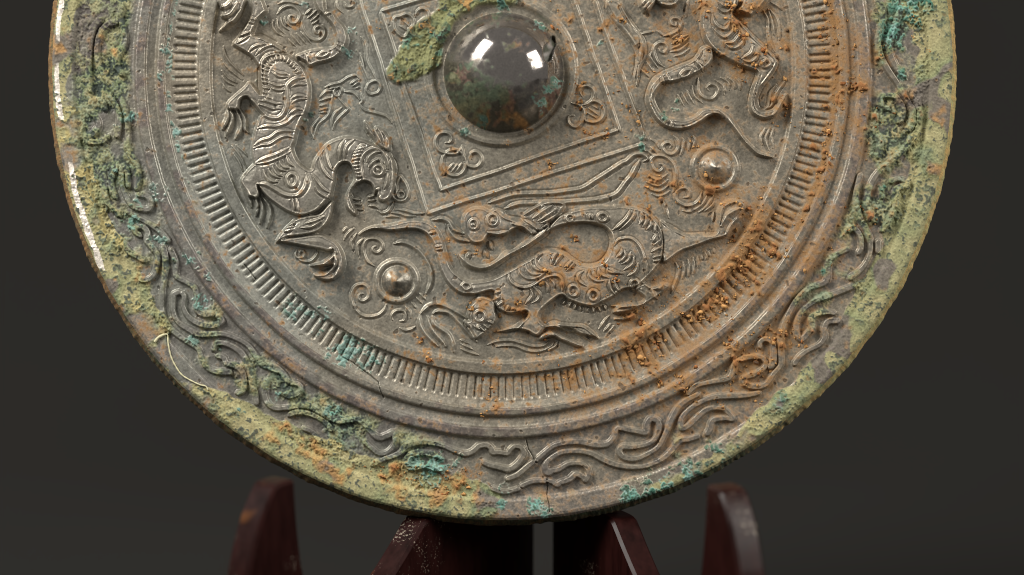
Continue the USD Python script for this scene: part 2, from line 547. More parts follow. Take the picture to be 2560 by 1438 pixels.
L M 850,1130 700,1190 R 1320,150 1200,200 1100,280 1050,380 1050,480 1090,530 1150,480 1190,430 1180,350 1230,310 1320,290 1400,300
L R 1438,360 1330,375 1295,440 1300,510 1250,580 1150,630 1080,680 1020,760
L M 780,640 830,615 890,670 905,780 870,850
L M 1140,50 1050,120 990,220 965,330 970,440 1010,530 1060,560
L M 900,120 880,200 860,330 870,430 900,520 950,620 985,720 985,820 950,920 900,990 800,1070
L M 1080,250 1100,350
L M 1160,200 1230,170 1310,190 1300,230 1230,260 1220,330 1230,400 1190,480 1150,570 1080,640
L M 1060,720 1060,830
L F 690,-10 740,80 745,170 720,260 700,360 710,460 740,550 800,650 880,770 940,860 1000,950 1020,1010 1010,1120 960,1180
L F 940,50 900,120 850,230 810,330 800,430 820,530 870,620 950,690
L F 800,990 740,950 720,880 790,860 870,880 920,960 920,1060 870,1100
L F 1060,880 1070,1000 1060,1150 1000,1260 900,1380 X 700,870 620,980 570,1100
L F 700,1220 720,1320 700,1420
L A 560,160 490,240 460,340 450,480 440,600 440,760 470,830
L A 700,200 600,230 540,310 520,420 520,540 560,650 620,740 680,830 740,920 780,1010 790,1120 790,1220 780,1320 820,1400 G 870,60 890,170 860,270
L A 700,-10 740,60 720,150 740,210 760,330 740,430 690,510 680,590 720,640 750,680
L A 540,890 580,940 580,1000
L A 620,860 680,940 710,1030 710,1140 690,1230
L A 440,1000 500,1060 520,1130 480,1200 430,1240 450,1280 560,1270 620,1220
L G 560,100 580,200 590,330 650,430 720,510
L G 690,60 640,150 640,250 690,350
L G 740,60 730,150 740,240 770,320 830,410 900,440 980,440 1000,380 960,320 880,310
L G 770,60 790,150 790,250
L G 780,460 870,510 980,570 1080,640 1160,740
L G 910,690 850,640 890,600 940,610 970,660 960,720 1020,800 1060,870 1040,1000 980,1070 900,1080
L G 750,750 810,830 890,870 950,910
L G 1100,760 1130,880 1130,1000 1100,1150 1090,1290 1110,1400 N 440,420 520,490 620,560 700,620 740,700 780,780 850,820 940,830 1010,830
L G 1170,800 1220,920 1220,1040 1320,1100 1390,1150 N 700,170 700,270 760,310 850,310
L N 550,105 500,120 480,150 480,280 530,380 620,440 720,490 830,490 940,490 1050,530 1150,590 1220,680 1280,760 1340,790 1438,830
L N 550,105 580,150 570,230 610,320 690,380 780,410 860,410 920,370 880,320
L N 835,640 860,580 930,570 1010,600 1090,660 1140,740 1180,830 1190,930 1220,1020 1230,1120
L N 860,680 930,700 960,750 1040,770 1110,820 1130,920 1100,1000 1040,1020
L O 50,420 140,430 210,490 260,560 340,580 370,620 340,670 260,690 200,650
L O 60,540 40,640 60,730 130,790 250,790 380,770 470,790 560,840 640,890 720,920 800,910 880,900 950,950 1000,1010 1060,1060 1140,1040 1190,1020 1210,1100 1150,1180 1070,1200 1000,1150 930,1090
L O 260,860 320,830 420,840 500,870 580,920 650,1000
L O 380,970 470,1010 540,1100
# mirror crack w3.2 h-4.6
L O 740,330 830,380 920,450 1000,510 1060,560 1080,640 1110,700
L H 400,1300 440,1350 500,1430
L P 1130,1080 1150,1160 1200,1240 1220,1280
L U 240,580 245,660 240,720 260,800 265,880
'''

# ---------------------------------------------------------------- small helpers
def prim_data(p, label=None, cat=None, group=None, kind=None):
    p = p.GetPrim() if hasattr(p, 'GetPrim') else p
    for k, v in (('label', label), ('category', cat), ('group', group), ('kind', kind)):
        if v:
            p.SetCustomDataByKey(k, v)
    return p


USED = {}


def fresh(parent, name):
    n = USED.get((parent, name), 0)
    USED[(parent, name)] = n + 1
    return f'{parent}/{name}' + (f'_{n:03d}' if n else '')


def put(parent, name, v, f, mat, normals=None, color=None, surf=None):
    path = fresh(parent, name)
    m = UsdGeom.Mesh.Define(stage, path)
    m.CreatePointsAttr(Vt.Vec3fArray.FromNumpy(np.ascontiguousarray(v, np.float32)))
    m.CreateFaceVertexCountsAttr(Vt.IntArray.FromNumpy(np.full(len(f), f.shape[1], np.int32)))
    m.CreateFaceVertexIndicesAttr(Vt.IntArray.FromNumpy(np.ascontiguousarray(f, np.int32).ravel()))
    m.CreateSubdivisionSchemeAttr('none')
    if normals is not None:
        m.CreateNormalsAttr(Vt.Vec3fArray.FromNumpy(np.ascontiguousarray(normals, np.float32)))
        m.SetNormalsInterpolation('vertex')
    api = UsdGeom.PrimvarsAPI(m)
    if color is not None:
        api.CreatePrimvar('patina', Sdf.ValueTypeNames.Color3fArray, 'vertex').Set(Vt.Vec3fArray.FromNumpy(np.ascontiguousarray(color, np.float32)))
    if surf is not None:
        api.CreatePrimvar('finish', Sdf.ValueTypeNames.Color3fArray, 'vertex').Set(Vt.Vec3fArray.FromNumpy(np.ascontiguousarray(surf, np.float32)))
    UsdShade.MaterialBindingAPI.Apply(m.GetPrim()).Bind(mat)
    return path


def smooth_normals(v, f):
    n = np.zeros_like(v)
    a = np.cross(v[f[:, 1]] - v[f[:, 0]], v[f[:, 2]] - v[f[:, 0]])
    for k in range(f.shape[1]):
        np.add.at(n, f[:, k], a)
    return n / np.maximum(np.linalg.norm(n, axis=1, keepdims=True), 1e-30)


# ---------------------------------------------------------------- materials
BRONZE = usdkit.material(stage, '/World/Looks/aged_bronze', {
    'col': ('attribute', {'attribute': 'patina'}), 'fin': ('attribute', {'attribute': 'finish'}),
    'sep': ('separate_color', {}), 'geo': ('geometry', {}),
    'grain': ('noise_texture', {'scale': 2600.0, 'detail': 3.0, 'roughness': 0.65}),
    'fine': ('noise_texture', {'scale': 5200.0, 'detail': 2.0}),
    'tone': ('map_range', {'from_min': 0.3, 'from_max': 0.7, 'to_min': 0.80, 'to_max': 1.2}),
    'mul': ('mix', {'mix_type': 'multiply', 'fac': 1.0}),
    'hgt': ('math', {'math_type': 'multiply'}),
    'bump': ('bump', {'strength': 0.35, 'distance': 0.00012}),
    'p': ('principled_bsdf', {})},
    [('geo.position', 'grain.vector'), ('geo.position', 'fine.vector'), ('grain.fac', 'tone.value'),
     ('col.color', 'mul.color1'), ('tone.result', 'mul.color2'), ('mul.color', 'p.base_color'),
     ('fin.color', 'sep.color'), ('sep.r', 'p.roughness'), ('sep.g', 'p.metallic'),
     ('fine.fac', 'hgt.value1'), ('sep.b', 'hgt.value2'), ('hgt.value', 'bump.height'), ('bump.normal', 'p.normal')],
    surface='p.BSDF')
SOIL = usdkit.material(stage, '/World/Looks/dry_soil', {
    'col': ('attribute', {'attribute': 'patina'}), 'p': ('principled_bsdf', {'roughness': 0.95, 'specular_ior_level': 0.15})},
    [('col.color', 'p.base_color')], surface='p.BSDF')
FIBRE = usdkit.material(stage, '/World/Looks/pale_fibre', {'p': ('principled_bsdf', {'base_color': (0.55, 0.52, 0.33), 'roughness': 0.8})}, surface='p.BSDF')
LACQUER = usdkit.material(stage, '/World/Looks/dark_red_lacquer', {
    'geo': ('geometry', {}),
    'map': ('mapping', {'scale': (60, 60, 14)}),
    'grain': ('noise_texture', {'scale': 6.0, 'detail': 6.0, 'roughness': 0.6}),
    'wood': ('rgb_ramp', {'ramp': [(0.3, (0.0085, 0.0026, 0.0023)), (0.7, (0.022, 0.0060, 0.0050))]}),
    'dn': ('noise_texture', {'scale': 1500.0, 'detail': 4.0, 'roughness': 0.7}),
    'dm': ('noise_texture', {'scale': 55.0, 'detail': 2.0}),
    'ds': ('math', {'math_type': 'multiply'}),
    'dust': ('map_range', {'from_min': 0.395, 'from_max': 0.45, 'to_min': 0.0, 'to_max': 0.7, 'clamp': True}),
    'mixd': ('mix_color', {'b': (0.42, 0.36, 0.28)}),
    'sn': ('noise_texture', {'scale': 42.0, 'detail': 3.0}),
    'soil': ('map_range', {'from_min': 0.66, 'from_max': 0.74, 'to_min': 0.0, 'to_max': 0.75, 'clamp': True}),
    'mixs': ('mix_color', {'b': (0.20, 0.075, 0.02)}),
    'ro': ('map_range', {'to_min': 0.24, 'to_max': 0.42}),
    'p': ('principled_bsdf', {'specular_ior_level': 0.14})},
    [('geo.position', 'map.vector'), ('map.vector', 'grain.vector'), ('grain.fac', 'wood.fac'),
     ('geo.position', 'dn.vector'), ('geo.position', 'dm.vector'), ('dn.fac', 'ds.value1'), ('dm.fac', 'ds.value2'),
     ('ds.value', 'dust.value'), ('wood.color', 'mixd.a'), ('dust.result', 'mixd.fac'),
     ('geo.position', 'sn.vector'), ('sn.fac', 'soil.value'), ('mixd.result', 'mixs.a'), ('soil.result', 'mixs.fac'),
     ('mixs.result', 'p.base_color'), ('grain.fac', 'ro.value'), ('ro.result', 'p.roughness')], surface='p.BSDF')
PAPER = usdkit.material(stage, '/World/Looks/grey_backdrop_paper', {
    'geo': ('geometry', {}), 'n': ('noise_texture', {'scale': 3.0, 'detail': 3.0}),
    'r': ('rgb_ramp', {'ramp': [(0.3, (0.0120, 0.0114, 0.0101)), (0.7, (0.0145, 0.0138, 0.0124))]}),
    'p': ('principled_bsdf', {'roughness': 0.9, 'specular_ior_level': 0.2})},
    [('geo.position', 'n.vector'), ('n.fac', 'r.fac'), ('r.color', 'p.base_color')], surface='p.BSDF')

# ---------------------------------------------------------------- backdrop sweep (the stand stands on it)
prof = [(-0.55, 0.0), (0.30, 0.0)] + [(0.30 + 0.40 * math.sin(a), 0.40 - 0.40 * math.cos(a)) for a in np.linspace(0.06, math.pi / 2, 24)] + [(0.70, 1.4)]
pv = np.array([(sx * 1.4, y, z) for y, z in prof for sx in (-1, 1)])
pf = np.array([(2 * i, 2 * i + 1, 2 * i + 3, 2 * i + 2) for i in range(len(prof) - 1)])
bd = put('/World', 'backdrop', pv, pf, PAPER, normals=smooth_normals(pv, pf))
prim_data(stage.GetPrimAtPath(bd), 'plain dark grey studio paper sweeping up behind the bronze mirror', 'backdrop', kind='structure')

# ---------------------------------------------------------------- relief drawing
Z4, Z3 = 1438 / 400, 1438 / 300
TILES = {k: (x, y, Z4) for k, x, y in (('A', 100, 0), ('B', 500, 0), ('C', 900, 0), ('D', 1300, 0), ('E', 1600, 0), ('F', 2000, 0), ('G', 100, 400), ('H', 500, 300), ('I', 800, 400), ('J', 1150, 450), ('K', 1500, 450), ('M', 1900, 400), ('N', 300, 700), ('O', 650, 800), ('P', 1000, 800), ('Q', 1350, 800), ('R', 1700, 700), ('T', 900, 1038), ('U', 1300, 1038))}
TILES.update({'0': (0, 0, 1.0), 'V': (790, 300, Z3), 'X': (2050, 250, Z3), 'Y': (1550, 330, Z3), 'T2': (1000, 720, Z3)})
CX, CY = 1256.0, 176.0


def spline(p, closed=False, step=1.3, straight=False):
    p = np.asarray(p, float)
    if straight:
        q = [p[0]]
        for a, b in zip(p[:-1], p[1:]):
            n = max(2, int(np.linalg.norm(b - a) / step))
            q += list(a + (b - a) * np.linspace(0, 1, n + 1)[1:, None])
        return np.array(q)
    ext = np.vstack([p[-1], p, p[0], p[1]]) if closed else np.vstack([2 * p[0] - p[1], p, 2 * p[-1] - p[-2]])
    out = []
    for i in range(len(ext) - 3):
        a, b, c, d = ext[i:i + 4]
        n = max(2, int(np.linalg.norm(c - b) / step))
        t = np.linspace(0, 1, n, endpoint=False)[:, None]
        out.append(0.5 * (2 * b + (c - a) * t + (2 * a - 5 * b + 4 * c - d) * t ** 2 + (3 * b - a - 3 * c + d) * t ** 3))
    if not closed:
        out.append(p[-1:])
    return np.vstack(out)


lines, polys, domes = [], {}, []
for row in TRACE.strip().splitlines():
    tok = row.split()
    if tok[0] == '#':
        owner, kindname, wid, hgt = tok[1], tok[2], float(tok[3][1:]), float(tok[4][1:])
        continue
    if tok[0] in 'OD':
        ox, oy, s = TILES[tok[1]]
        cx, cy = map(float, tok[2].split(','))
        c = np.array([ox + cx / s, oy + cy / s])
        if tok[0] == 'D':
            domes.append((owner, c, float(tok[3]) / s))
            continue
        ra, rb = float(tok[3]) / s, float(tok[4 if len(tok) > 4 else 3]) / s
        a = np.linspace(0, 2 * math.pi, 90)
        pts = c + np.c_[ra * np.cos(a), rb * np.sin(a)]
    else:
        pts = []
        for t in tok[1:]:
            if ',' in t:
                x, y = map(float, t.split(','))
                pts.append((ox + x / s, oy + y / s))
            else:
                ox, oy, s = TILES[t]
        if tok[0] == 'P':
            polys.setdefault(owner, []).append(spline(pts, closed=True))
            continue
        pts = spline(pts, straight=kindname in ('frame_line', 'crack'))
    lines.append((owner, kindname, wid, hgt, pts))

# ---------------------------------------------------------------- height field of the mirror back (drawing units)
ST = 1.4
R_FACE, R_OUT = 1124.0, 1141.0
xs = np.arange(CX - R_FACE - 3 * ST, CX + R_FACE + 3 * ST, ST)
ys = np.arange(CY - R_FACE - 3 * ST, CY + R_FACE + 3 * ST, ST)
NX, NY = len(xs), len(ys)
X, Y = np.meshgrid(xs, ys)
RX, RY = X - CX, Y - CY
RAD = np.hypot(RX, RY)
TH = np.degrees(np.arctan2(RY, RX))                        # 0 right, 90 bottom, 180 left (drawing is y down)
TH = np.where(TH < -90, TH + 360, TH)
rng = np.random.default_rng(7)


def gnoise(size):
    """smooth random field with unit deviation, features about `size` drawing units"""
    s = size / ST
    if s > 6:
        k = int(s / 3)
        g = gaussian_filter(rng.standard_normal((NY // k + 8, NX // k + 8)), s / k)
        iy, ix = np.arange(NY) / k + 2, np.arange(NX) / k + 2
        y0, x0 = iy.astype(int), ix.astype(int)
        ty, tx = (iy - y0)[:, None], (ix - x0)[None]
        ty, tx = ty * ty * (3 - 2 * ty), tx * tx * (3 - 2 * tx)
        g = (g[np.ix_(y0, x0)] * (1 - ty) + g[np.ix_(y0 + 1, x0)] * ty) * (1 - tx) + (g[np.ix_(y0, x0 + 1)] * (1 - ty) + g[np.ix_(y0 + 1, x0 + 1)] * ty) * tx
    else:
        g = gaussian_filter(rng.standard_normal((NY, NX)), s)
    return g / g.std()


def sstep(a, b, v):
    t = np.clip((v - a) / (b - a), 0, 1)
    return t * t * (3 - 2 * t)


n2, n4, n8, n16, n40, n120 = gnoise(1.8), gnoise(4), gnoise(8), gnoise(17), gnoise(42), gnoise(120)
white = rng.standard_normal((NY, NX))

# concentric profile: (radius, height)
PROFILE = [(0, 0), (722, 0), (726, 1), (731, 10), (734, 11), (754, 9.5), (758, 9), (762, 1), (767, 0), (822, 1.2), (828, 1.6), (843, 6),
           (847, 12.5), (858, 12.5), (862, 11), (867, 1.5), (870, 1), (886, 3.5), (890, 5), (894, 12), (897, 13), (913, 13), (917, 11.5), (922, 1), (926, 0),
           (1064, 0), (1068, 1), (1074, 9), (1078, 10.5), (1112, 12.5), (1119, 11), (1128, 3), (1400, 3)]
pr, ph = np.array(PROFILE).T
H = np.interp(RAD + 0.5 * n40, pr, ph)
LAB = np.zeros((NY, NX), np.int32)
PARTS = [('mirror', 'plate')]                             # label -> (owner, name)


def new_label(owner, name):
    PARTS.append((owner, name))
    return len(PARTS) - 1


for name, r0, r1 in (('inner_band', 726, 762), ('inner_ridge', 844, 864), ('outer_ridge', 891, 919), ('rim', 1070, 2000)):
    LAB[(RAD > r0) & (RAD <= r1)] = new_label('mirror', name)

# comb of short radial teeth
NT = 250
ang = np.arctan2(RY, RX) / (2 * math.pi) * NT
wob = 0.10 * np.sin(np.round(ang) * 12.9898)
jitter = np.random.default_rng(4).uniform(-0.09, 0.09, NT)
dt = (ang - np.round(ang) - jitter[np.round(ang).astype(int) % NT]) * (2 * math.pi * RAD / NT)
wear = np.random.default_rng(8).uniform(0.7, 1.15, NT)[np.round(ang).astype(int) % NT]
slot = np.exp(-(np.abs(dt) / 3.3) ** 1.7) * sstep(763, 771, RAD) * sstep(827, 816, RAD)
H -= 6.8 * slot * wear
tid = np.floor(ang).astype(int) % NT
tbase = len(PARTS)
vis_t = np.zeros(NT, bool)
sel = (slot < 0.55) & (RAD > 767) & (RAD < 823)
for t in range(NT):
    a = 2 * math.pi * t / NT
    vis_t[t] = CY + 795 * math.sin(a) > -15
remap = np.zeros(NT, int)
for t in np.nonzero(vis_t)[0]:
    remap[t] = new_label('mirror', 'comb_tooth')
m = sel & vis_t[tid]
LAB[m] = remap[tid[m]]

# domes of the knob and the two nipples
def window(cx, cy, r):
    i0, i1 = np.searchsorted(ys, (cy - r, cy + r)); j0, j1 = np.searchsorted(xs, (cx - r, cx + r))
    return slice(i0, i1), slice(j0, j1)


w = window(1255, 180, 215)
rk = np.hypot(X[w] - 1253, Y[w] - 177)
H[w] += np.interp(rk, [0, 160, 166, 171, 176, 185, 190, 194], [0, 0, 2, 8, 10, 9, 3, 0])
LAB[w][(rk > 167) & (rk < 192)] = new_label('mirror', 'knob_collar')
rd = np.hypot(X[w] - 1259, Y[w] - 181) / 150.0
H[w] = np.where(rd < 1, np.maximum(H[w], 118 * np.maximum(1 - rd ** 2.3, 0) ** 0.72), H[w])
LAB[w][rd < 0.995] = KNOB_L = new_label('mirror', 'knob')
for cx, cy, r in ((992, 703, 56), (1788, 420, 60)):
    w = window(cx, cy, r + 12)
    q = np.hypot(X[w] - cx, Y[w] - cy) / r
    H[w] += np.interp(q, [0, 0.05, 0.12, 0.3, 0.5, 0.62, 0.68, 0.74, 0.82, 0.92, 0.97, 1.06], [30, 29, 26, 18.5, 12.5, 7, 3.5, 3.5, 7.5, 8, 6, 0])
    LAB[w][q < 1.0] = nl = new_label('mirror', 'nipple_ring')
    LAB[w][q < 0.68] = new_label('mirror', 'nipple')

# animals: raised plateaus with a soft edge and a crisp lip
SHAPE = {'tiger': (20, 'tiger_relief'), 'dragon': (15, 'dragon_relief'), 'beast': (19, 'beast_relief'), 'ribbon': (6, 'ribbon_relief')}
owner_label = {'mirror': 0}
RAISED = np.zeros((NY, NX))
for owner, plist in polys.items():
    ht, nm = SHAPE[owner]
    lab = owner_label[owner] = new_label('mirror', nm)
    for p in plist:
        lo, hi = p.min(0) - 16, p.max(0) + 16
        w = (slice(*np.searchsorted(ys, (lo[1], hi[1]))), slice(*np.searchsorted(xs, (lo[0], hi[0]))))
        if X[w].size == 0:
            continue
        d, _ = cKDTree(p).query(np.c_[X[w].ravel(), Y[w].ravel()], distance_upper_bound=60)
        d = np.minimum(d, 60).reshape(X[w].shape)
        pg = shapely.Polygon(p).buffer(0)
        shapely.prepare(pg)
        sd = np.where(shapely.contains_xy(pg, X[w], Y[w]), d, -d)
        z = ht * sstep(-4.0, 4.5, sd) + 2.0 * np.exp(-((sd - 4.2) / 2.4) ** 2) + 8.0 * (1 - np.exp(-np.maximum(sd, 0) / 26))
        RAISED[w] = np.maximum(RAISED[w], z)
        LAB[w][sd > 0] = lab
H += RAISED

# strokes: every one its own part
allp, lid, wd, hh = [], [], [], []
NORMALIZE = []
for k, (owner, name, wid, hgt, pts) in enumerate(lines):
    L = np.r_[0, np.cumsum(np.linalg.norm(np.diff(pts, axis=0), axis=1))]
    ends = np.minimum(L, L[-1] - L)
    closed = np.linalg.norm(pts[0] - pts[-1]) < 4 and L[-1] > 60
    tl = 6.0 if name in ('frame_line', 'vine_scroll') else 22.0
    tp = np.ones_like(L) if closed or name == 'crack' else 0.45 + 0.55 * sstep(0, min(tl, L[-1] / 3), ends)
    if name == 'vine_scroll':
        tp *= 1 + 0.12 * np.sin(L / 31 + k)
    allp.append(pts); lid.append(np.full(len(pts), k)); wd.append(wid * tp); hh.append(hgt * np.clip(0.3 + 0.9 * tp, 0, 1))
allp, lid, wd, hh = np.vstack(allp), np.concatenate(lid), np.concatenate(wd), np.concatenate(hh)
cand = RAD < 1110
cand &= (Y > -140)
ci = np.nonzero(cand.ravel())[0]
PQ = np.c_[X.ravel()[ci], Y.ravel()[ci]] + 0.8 * np.c_[n16.ravel()[ci], n40.ravel()[ci]]
dist, idx = cKDTree(allp).query(PQ, k=4, distance_upper_bound=15)
best = np.zeros(len(ci)); bl = np.full(len(ci), -1); low = np.zeros(len(ci))
wbig = np.r_[np.array([l[2] > 14 for l in lines])[lid], True]
wnom = np.r_[np.array([l[2] > 12 for l in lines])[lid], True]
gfac = np.r_[np.array([0.15 if l[0] == 'mirror' else 0.36 for l in lines])[lid], 0]
hpad, wpad, lpad = np.r_[hh, 0], np.r_[wd, 1], np.r_[lid, -1]
for k in range(4):
    h_, w_ = hpad[idx[:, k]], wpad[idx[:, k]] * 0.5
    q = np.minimum(dist[:, k], 99) / w_
    flat_top = wnom[idx[:, k]]
    big = wbig[idx[:, k]]
    z = h_ * np.where(big, 1 - sstep(0.55, 1.12, q), np.exp(-(q / 0.80) ** 2.4))
    up = z > best
    best = np.where(up, z, best)
    bl = np.where(up & (z > 0.35 * h_), lpad[idx[:, k]], bl)
    low = np.minimum(low, np.where(h_ < 0, z, np.where(flat_top, 0, -gfac[idx[:, k]] * h_ * np.exp(-((q - 1.7) / 0.5) ** 2))))
hl = np.zeros(NX * NY); hl[ci] = best + low * sstep(3.0, 0.4, best)
HL = hl.reshape(NY, NX)
H += HL
line_label = {}
flat = LAB.ravel()
vis = Y.ravel() > -40
for k in np.unique(bl[bl >= 0]):
    owner, name = lines[k][0], lines[k][1]
    if name == 'crack':
        continue
    own = owner if owner in owner_label else 'mirror'
    s = ci[(bl == k)]
    s = s[vis[s]]
    if len(s) < 12:
        continue
    line_label[k] = new_label('mirror' if own == 'mirror' else SHAPE[own][1], name)
    flat[s] = line_label[k]
LAB = flat.reshape(NY, NX)
for owner, c, r in domes:
    w = window(c[0], c[1], r * 1.6)
    H[w] += 7 * np.maximum(1 - ((X[w] - c[0]) ** 2 + (Y[w] - c[1]) ** 2) / (r * 1.25) ** 2, 0) ** 0.7
CRACK = 0.6 * sstep(-2.6, -4.0, HL)

# ---------------------------------------------------------------- corrosion, soil and wear as fields
def table(rows, col):
    a = np.array(rows, float)
    return np.interp(TH, a[:, 0], a[:, col])


# angle, inner radius of the crust on the rim, density of the crust, density of green on the vine band
SECT = [(-95, 1035, .95, .5), (-40, 1035, .95, .6), (-12, 1020, 1., .7), (0, 1034, 1., .7), (12, 1044, 1., .6), (22, 1034, 1., .55), (31, 1040, .95, .5), (41, 1052, .95, .35),
        (48, 1060, .95, .25), (54, 1066, .95, .18), (58, 1086, .55, .14), (66, 1088, .45, .12), (74, 1092, .35, .08), (78, 1100, .08, .06), (88, 1104, .10, .10), (91, 1050, .95, .38),
        (96, 1010, 1., .55), (103, 1015, 1., .62), (110, 1022, 1., .65), (119, 1028, 1., .6), (127, 1040, .95, .5), (133, 1080, .75, .45), (136, 1110, .3, .38), (140, 1100, .3, .42),
        (142, 1050, .95, .5), (150, 1035, 1., .62), (157, 1048, 1., .6), (165, 1058, 1., .72), (174, 1062, .9, .75), (176.5, 1085, .45, .8), (180, 1064, 1., 1.1), (190, 1058, 1.1, 1.3), (200, 1058, 1.1, 1.3), (265, 1058, 1., .8)]
r_in, dens, gdens = table(SECT, 1), table(SECT, 2), table(SECT, 3)
crust = sstep(-9, 9, RAD - r_in + 7 * n40 + 5 * n16 + 3.0 * n8) * np.clip(dens * 1.55 - 0.42 * (0.7 * n40 + 0.5 * n16 + 0.35 * n8 + 0.6), 0, 1)
crust = sstep(0.25, 0.62, crust)
# green crust over the vine band: speckled, thicker on the raised scrolls
vb = sstep(922, 945, RAD + 6 * n16) * sstep(0, 40, 1100 - RAD)
onvine = np.clip(HL / 10, 0, 1)
verd = sstep(0.0, 0.75, gdens * 2.1 - 1.15 + 0.22 * sstep(930, 1060, RAD) + 0.34 * onvine + 0.36 * n40 + 0.26 * n16 + 0.22 * n8) * vb
# crust thrown over the upper left of the knob
kpoly = np.array([(962, 172), (985, 135), (1003, 105), (1040, 60), (1085, 25), (1108, -60), (1300, -60), (1292, 12), (1215, 18), (1165, 38), (1135, 78), (1116, 125), (1104, 172), (1075, 192), (1012, 207), (976, 197)], float)
w = window(1130, 70, 260)
kp = shapely.Polygon(spline(kpoly, closed=True)).buffer(0); shapely.prepare(kp)
kd, _ = cKDTree(spline(kpoly, closed=True)).query(np.c_[X[w].ravel(), Y[w].ravel()])
kd = kd.reshape(X[w].shape) * np.where(shapely.contains_xy(kp, X[w], Y[w]), 1, -1)
kcrust = np.zeros_like(H); kcrust[w] = sstep(-4, 7, kd + 3.5 * n16[w] + 2.5 * n8[w])


def blobs(rows):
    f = np.zeros((NY, NX))
    for x, y, r, a in rows:
        w = window(x, y, r * 2.4)
        f[w] = np.maximum(f[w], a * np.exp(-((X[w] - x) ** 2 + (Y[w] - y) ** 2) / (r * r)))
    return f


TURQ = blobs([(2235, 85, 42, 1), (2275, 15, 50, .9), (2250, 190, 22, .9), (800, 800, 38, .8), (745, 770, 40, .6), (862, 885, 45, .85), (930, 900, 34, .8), (905, 880, 40, .6), (410, 130, 16, .7), (412, 190, 16, .8), (425, 270, 14, .9), (440, 330, 12, 1),
              (770, 290, 16, .6), (430, 195, 14, .7), (395, 480, 30, .5), (330, 560, 28, .8), (400, 600, 30, .7), (465, 650, 38, .8), (505, 750, 26, .8), (560, 860, 30, .4), (480, 855, 20, .6), (600, 1010, 30, .4), (690, 990, 28, .7), (835, 1035, 25, .7), (1080, 1165, 50, .85), (1040, 1160, 26, .9), (1150, 1155, 30, .6),
              (1262, 1225, 22, .8), (1255, 1260, 14, .9), (1340, 1262, 24, 1), (1360, 1285, 18, .8), (1580, 1240, 36, .8), (1655, 1215, 48, .9), (1720, 1190, 42, .8), (1800, 1140, 50, .6), (1950, 1000, 50, .3), (1350, 62, 24, .8), (1395, 205, 20, .7), (1345, 265, 24, .7), (1370, 230, 18, .6), (1200, 318, 30, .55), (1165, 330, 20, .5),
              (1605, 368, 12, 1), (1600, 345, 16, .6), (664, 55, 15, .9), (760, 20, 14, .8), (870, 130, 20, .7), (882, 75, 14, .8), (885, 105, 10, .7), (1260, 12, 30, .7), (525, 690, 14, .6), (600, 655, 10, .6), (645, 205, 8, .5), (1655, 290, 18, .5), (1690, 265, 22, .5), (1500, 110, 14, .4), (1365, 1285, 30, .7), (285, 420, 30, .5), (350, 505, 24, .7), (300, 300, 26, .5), (330, 290, 16, .7), (2210, 480, 30, .4), (2060, 680, 18, .5)])
GROOVE = np.exp(-((RAD - 833) / 9) ** 2) * np.interp(TH, [150, 158, 172, 186, 200], [0, .25, .5, .5, .4])
turq = sstep(0.10, 0.34, np.maximum(TURQ, GROOVE)) * sstep(0.40, 1.05, np.maximum(TURQ * 1.05, GROOVE) + 0.14 * n16 + 0.20 * n8 + 0.26 * n4 + 0.20 * n2)
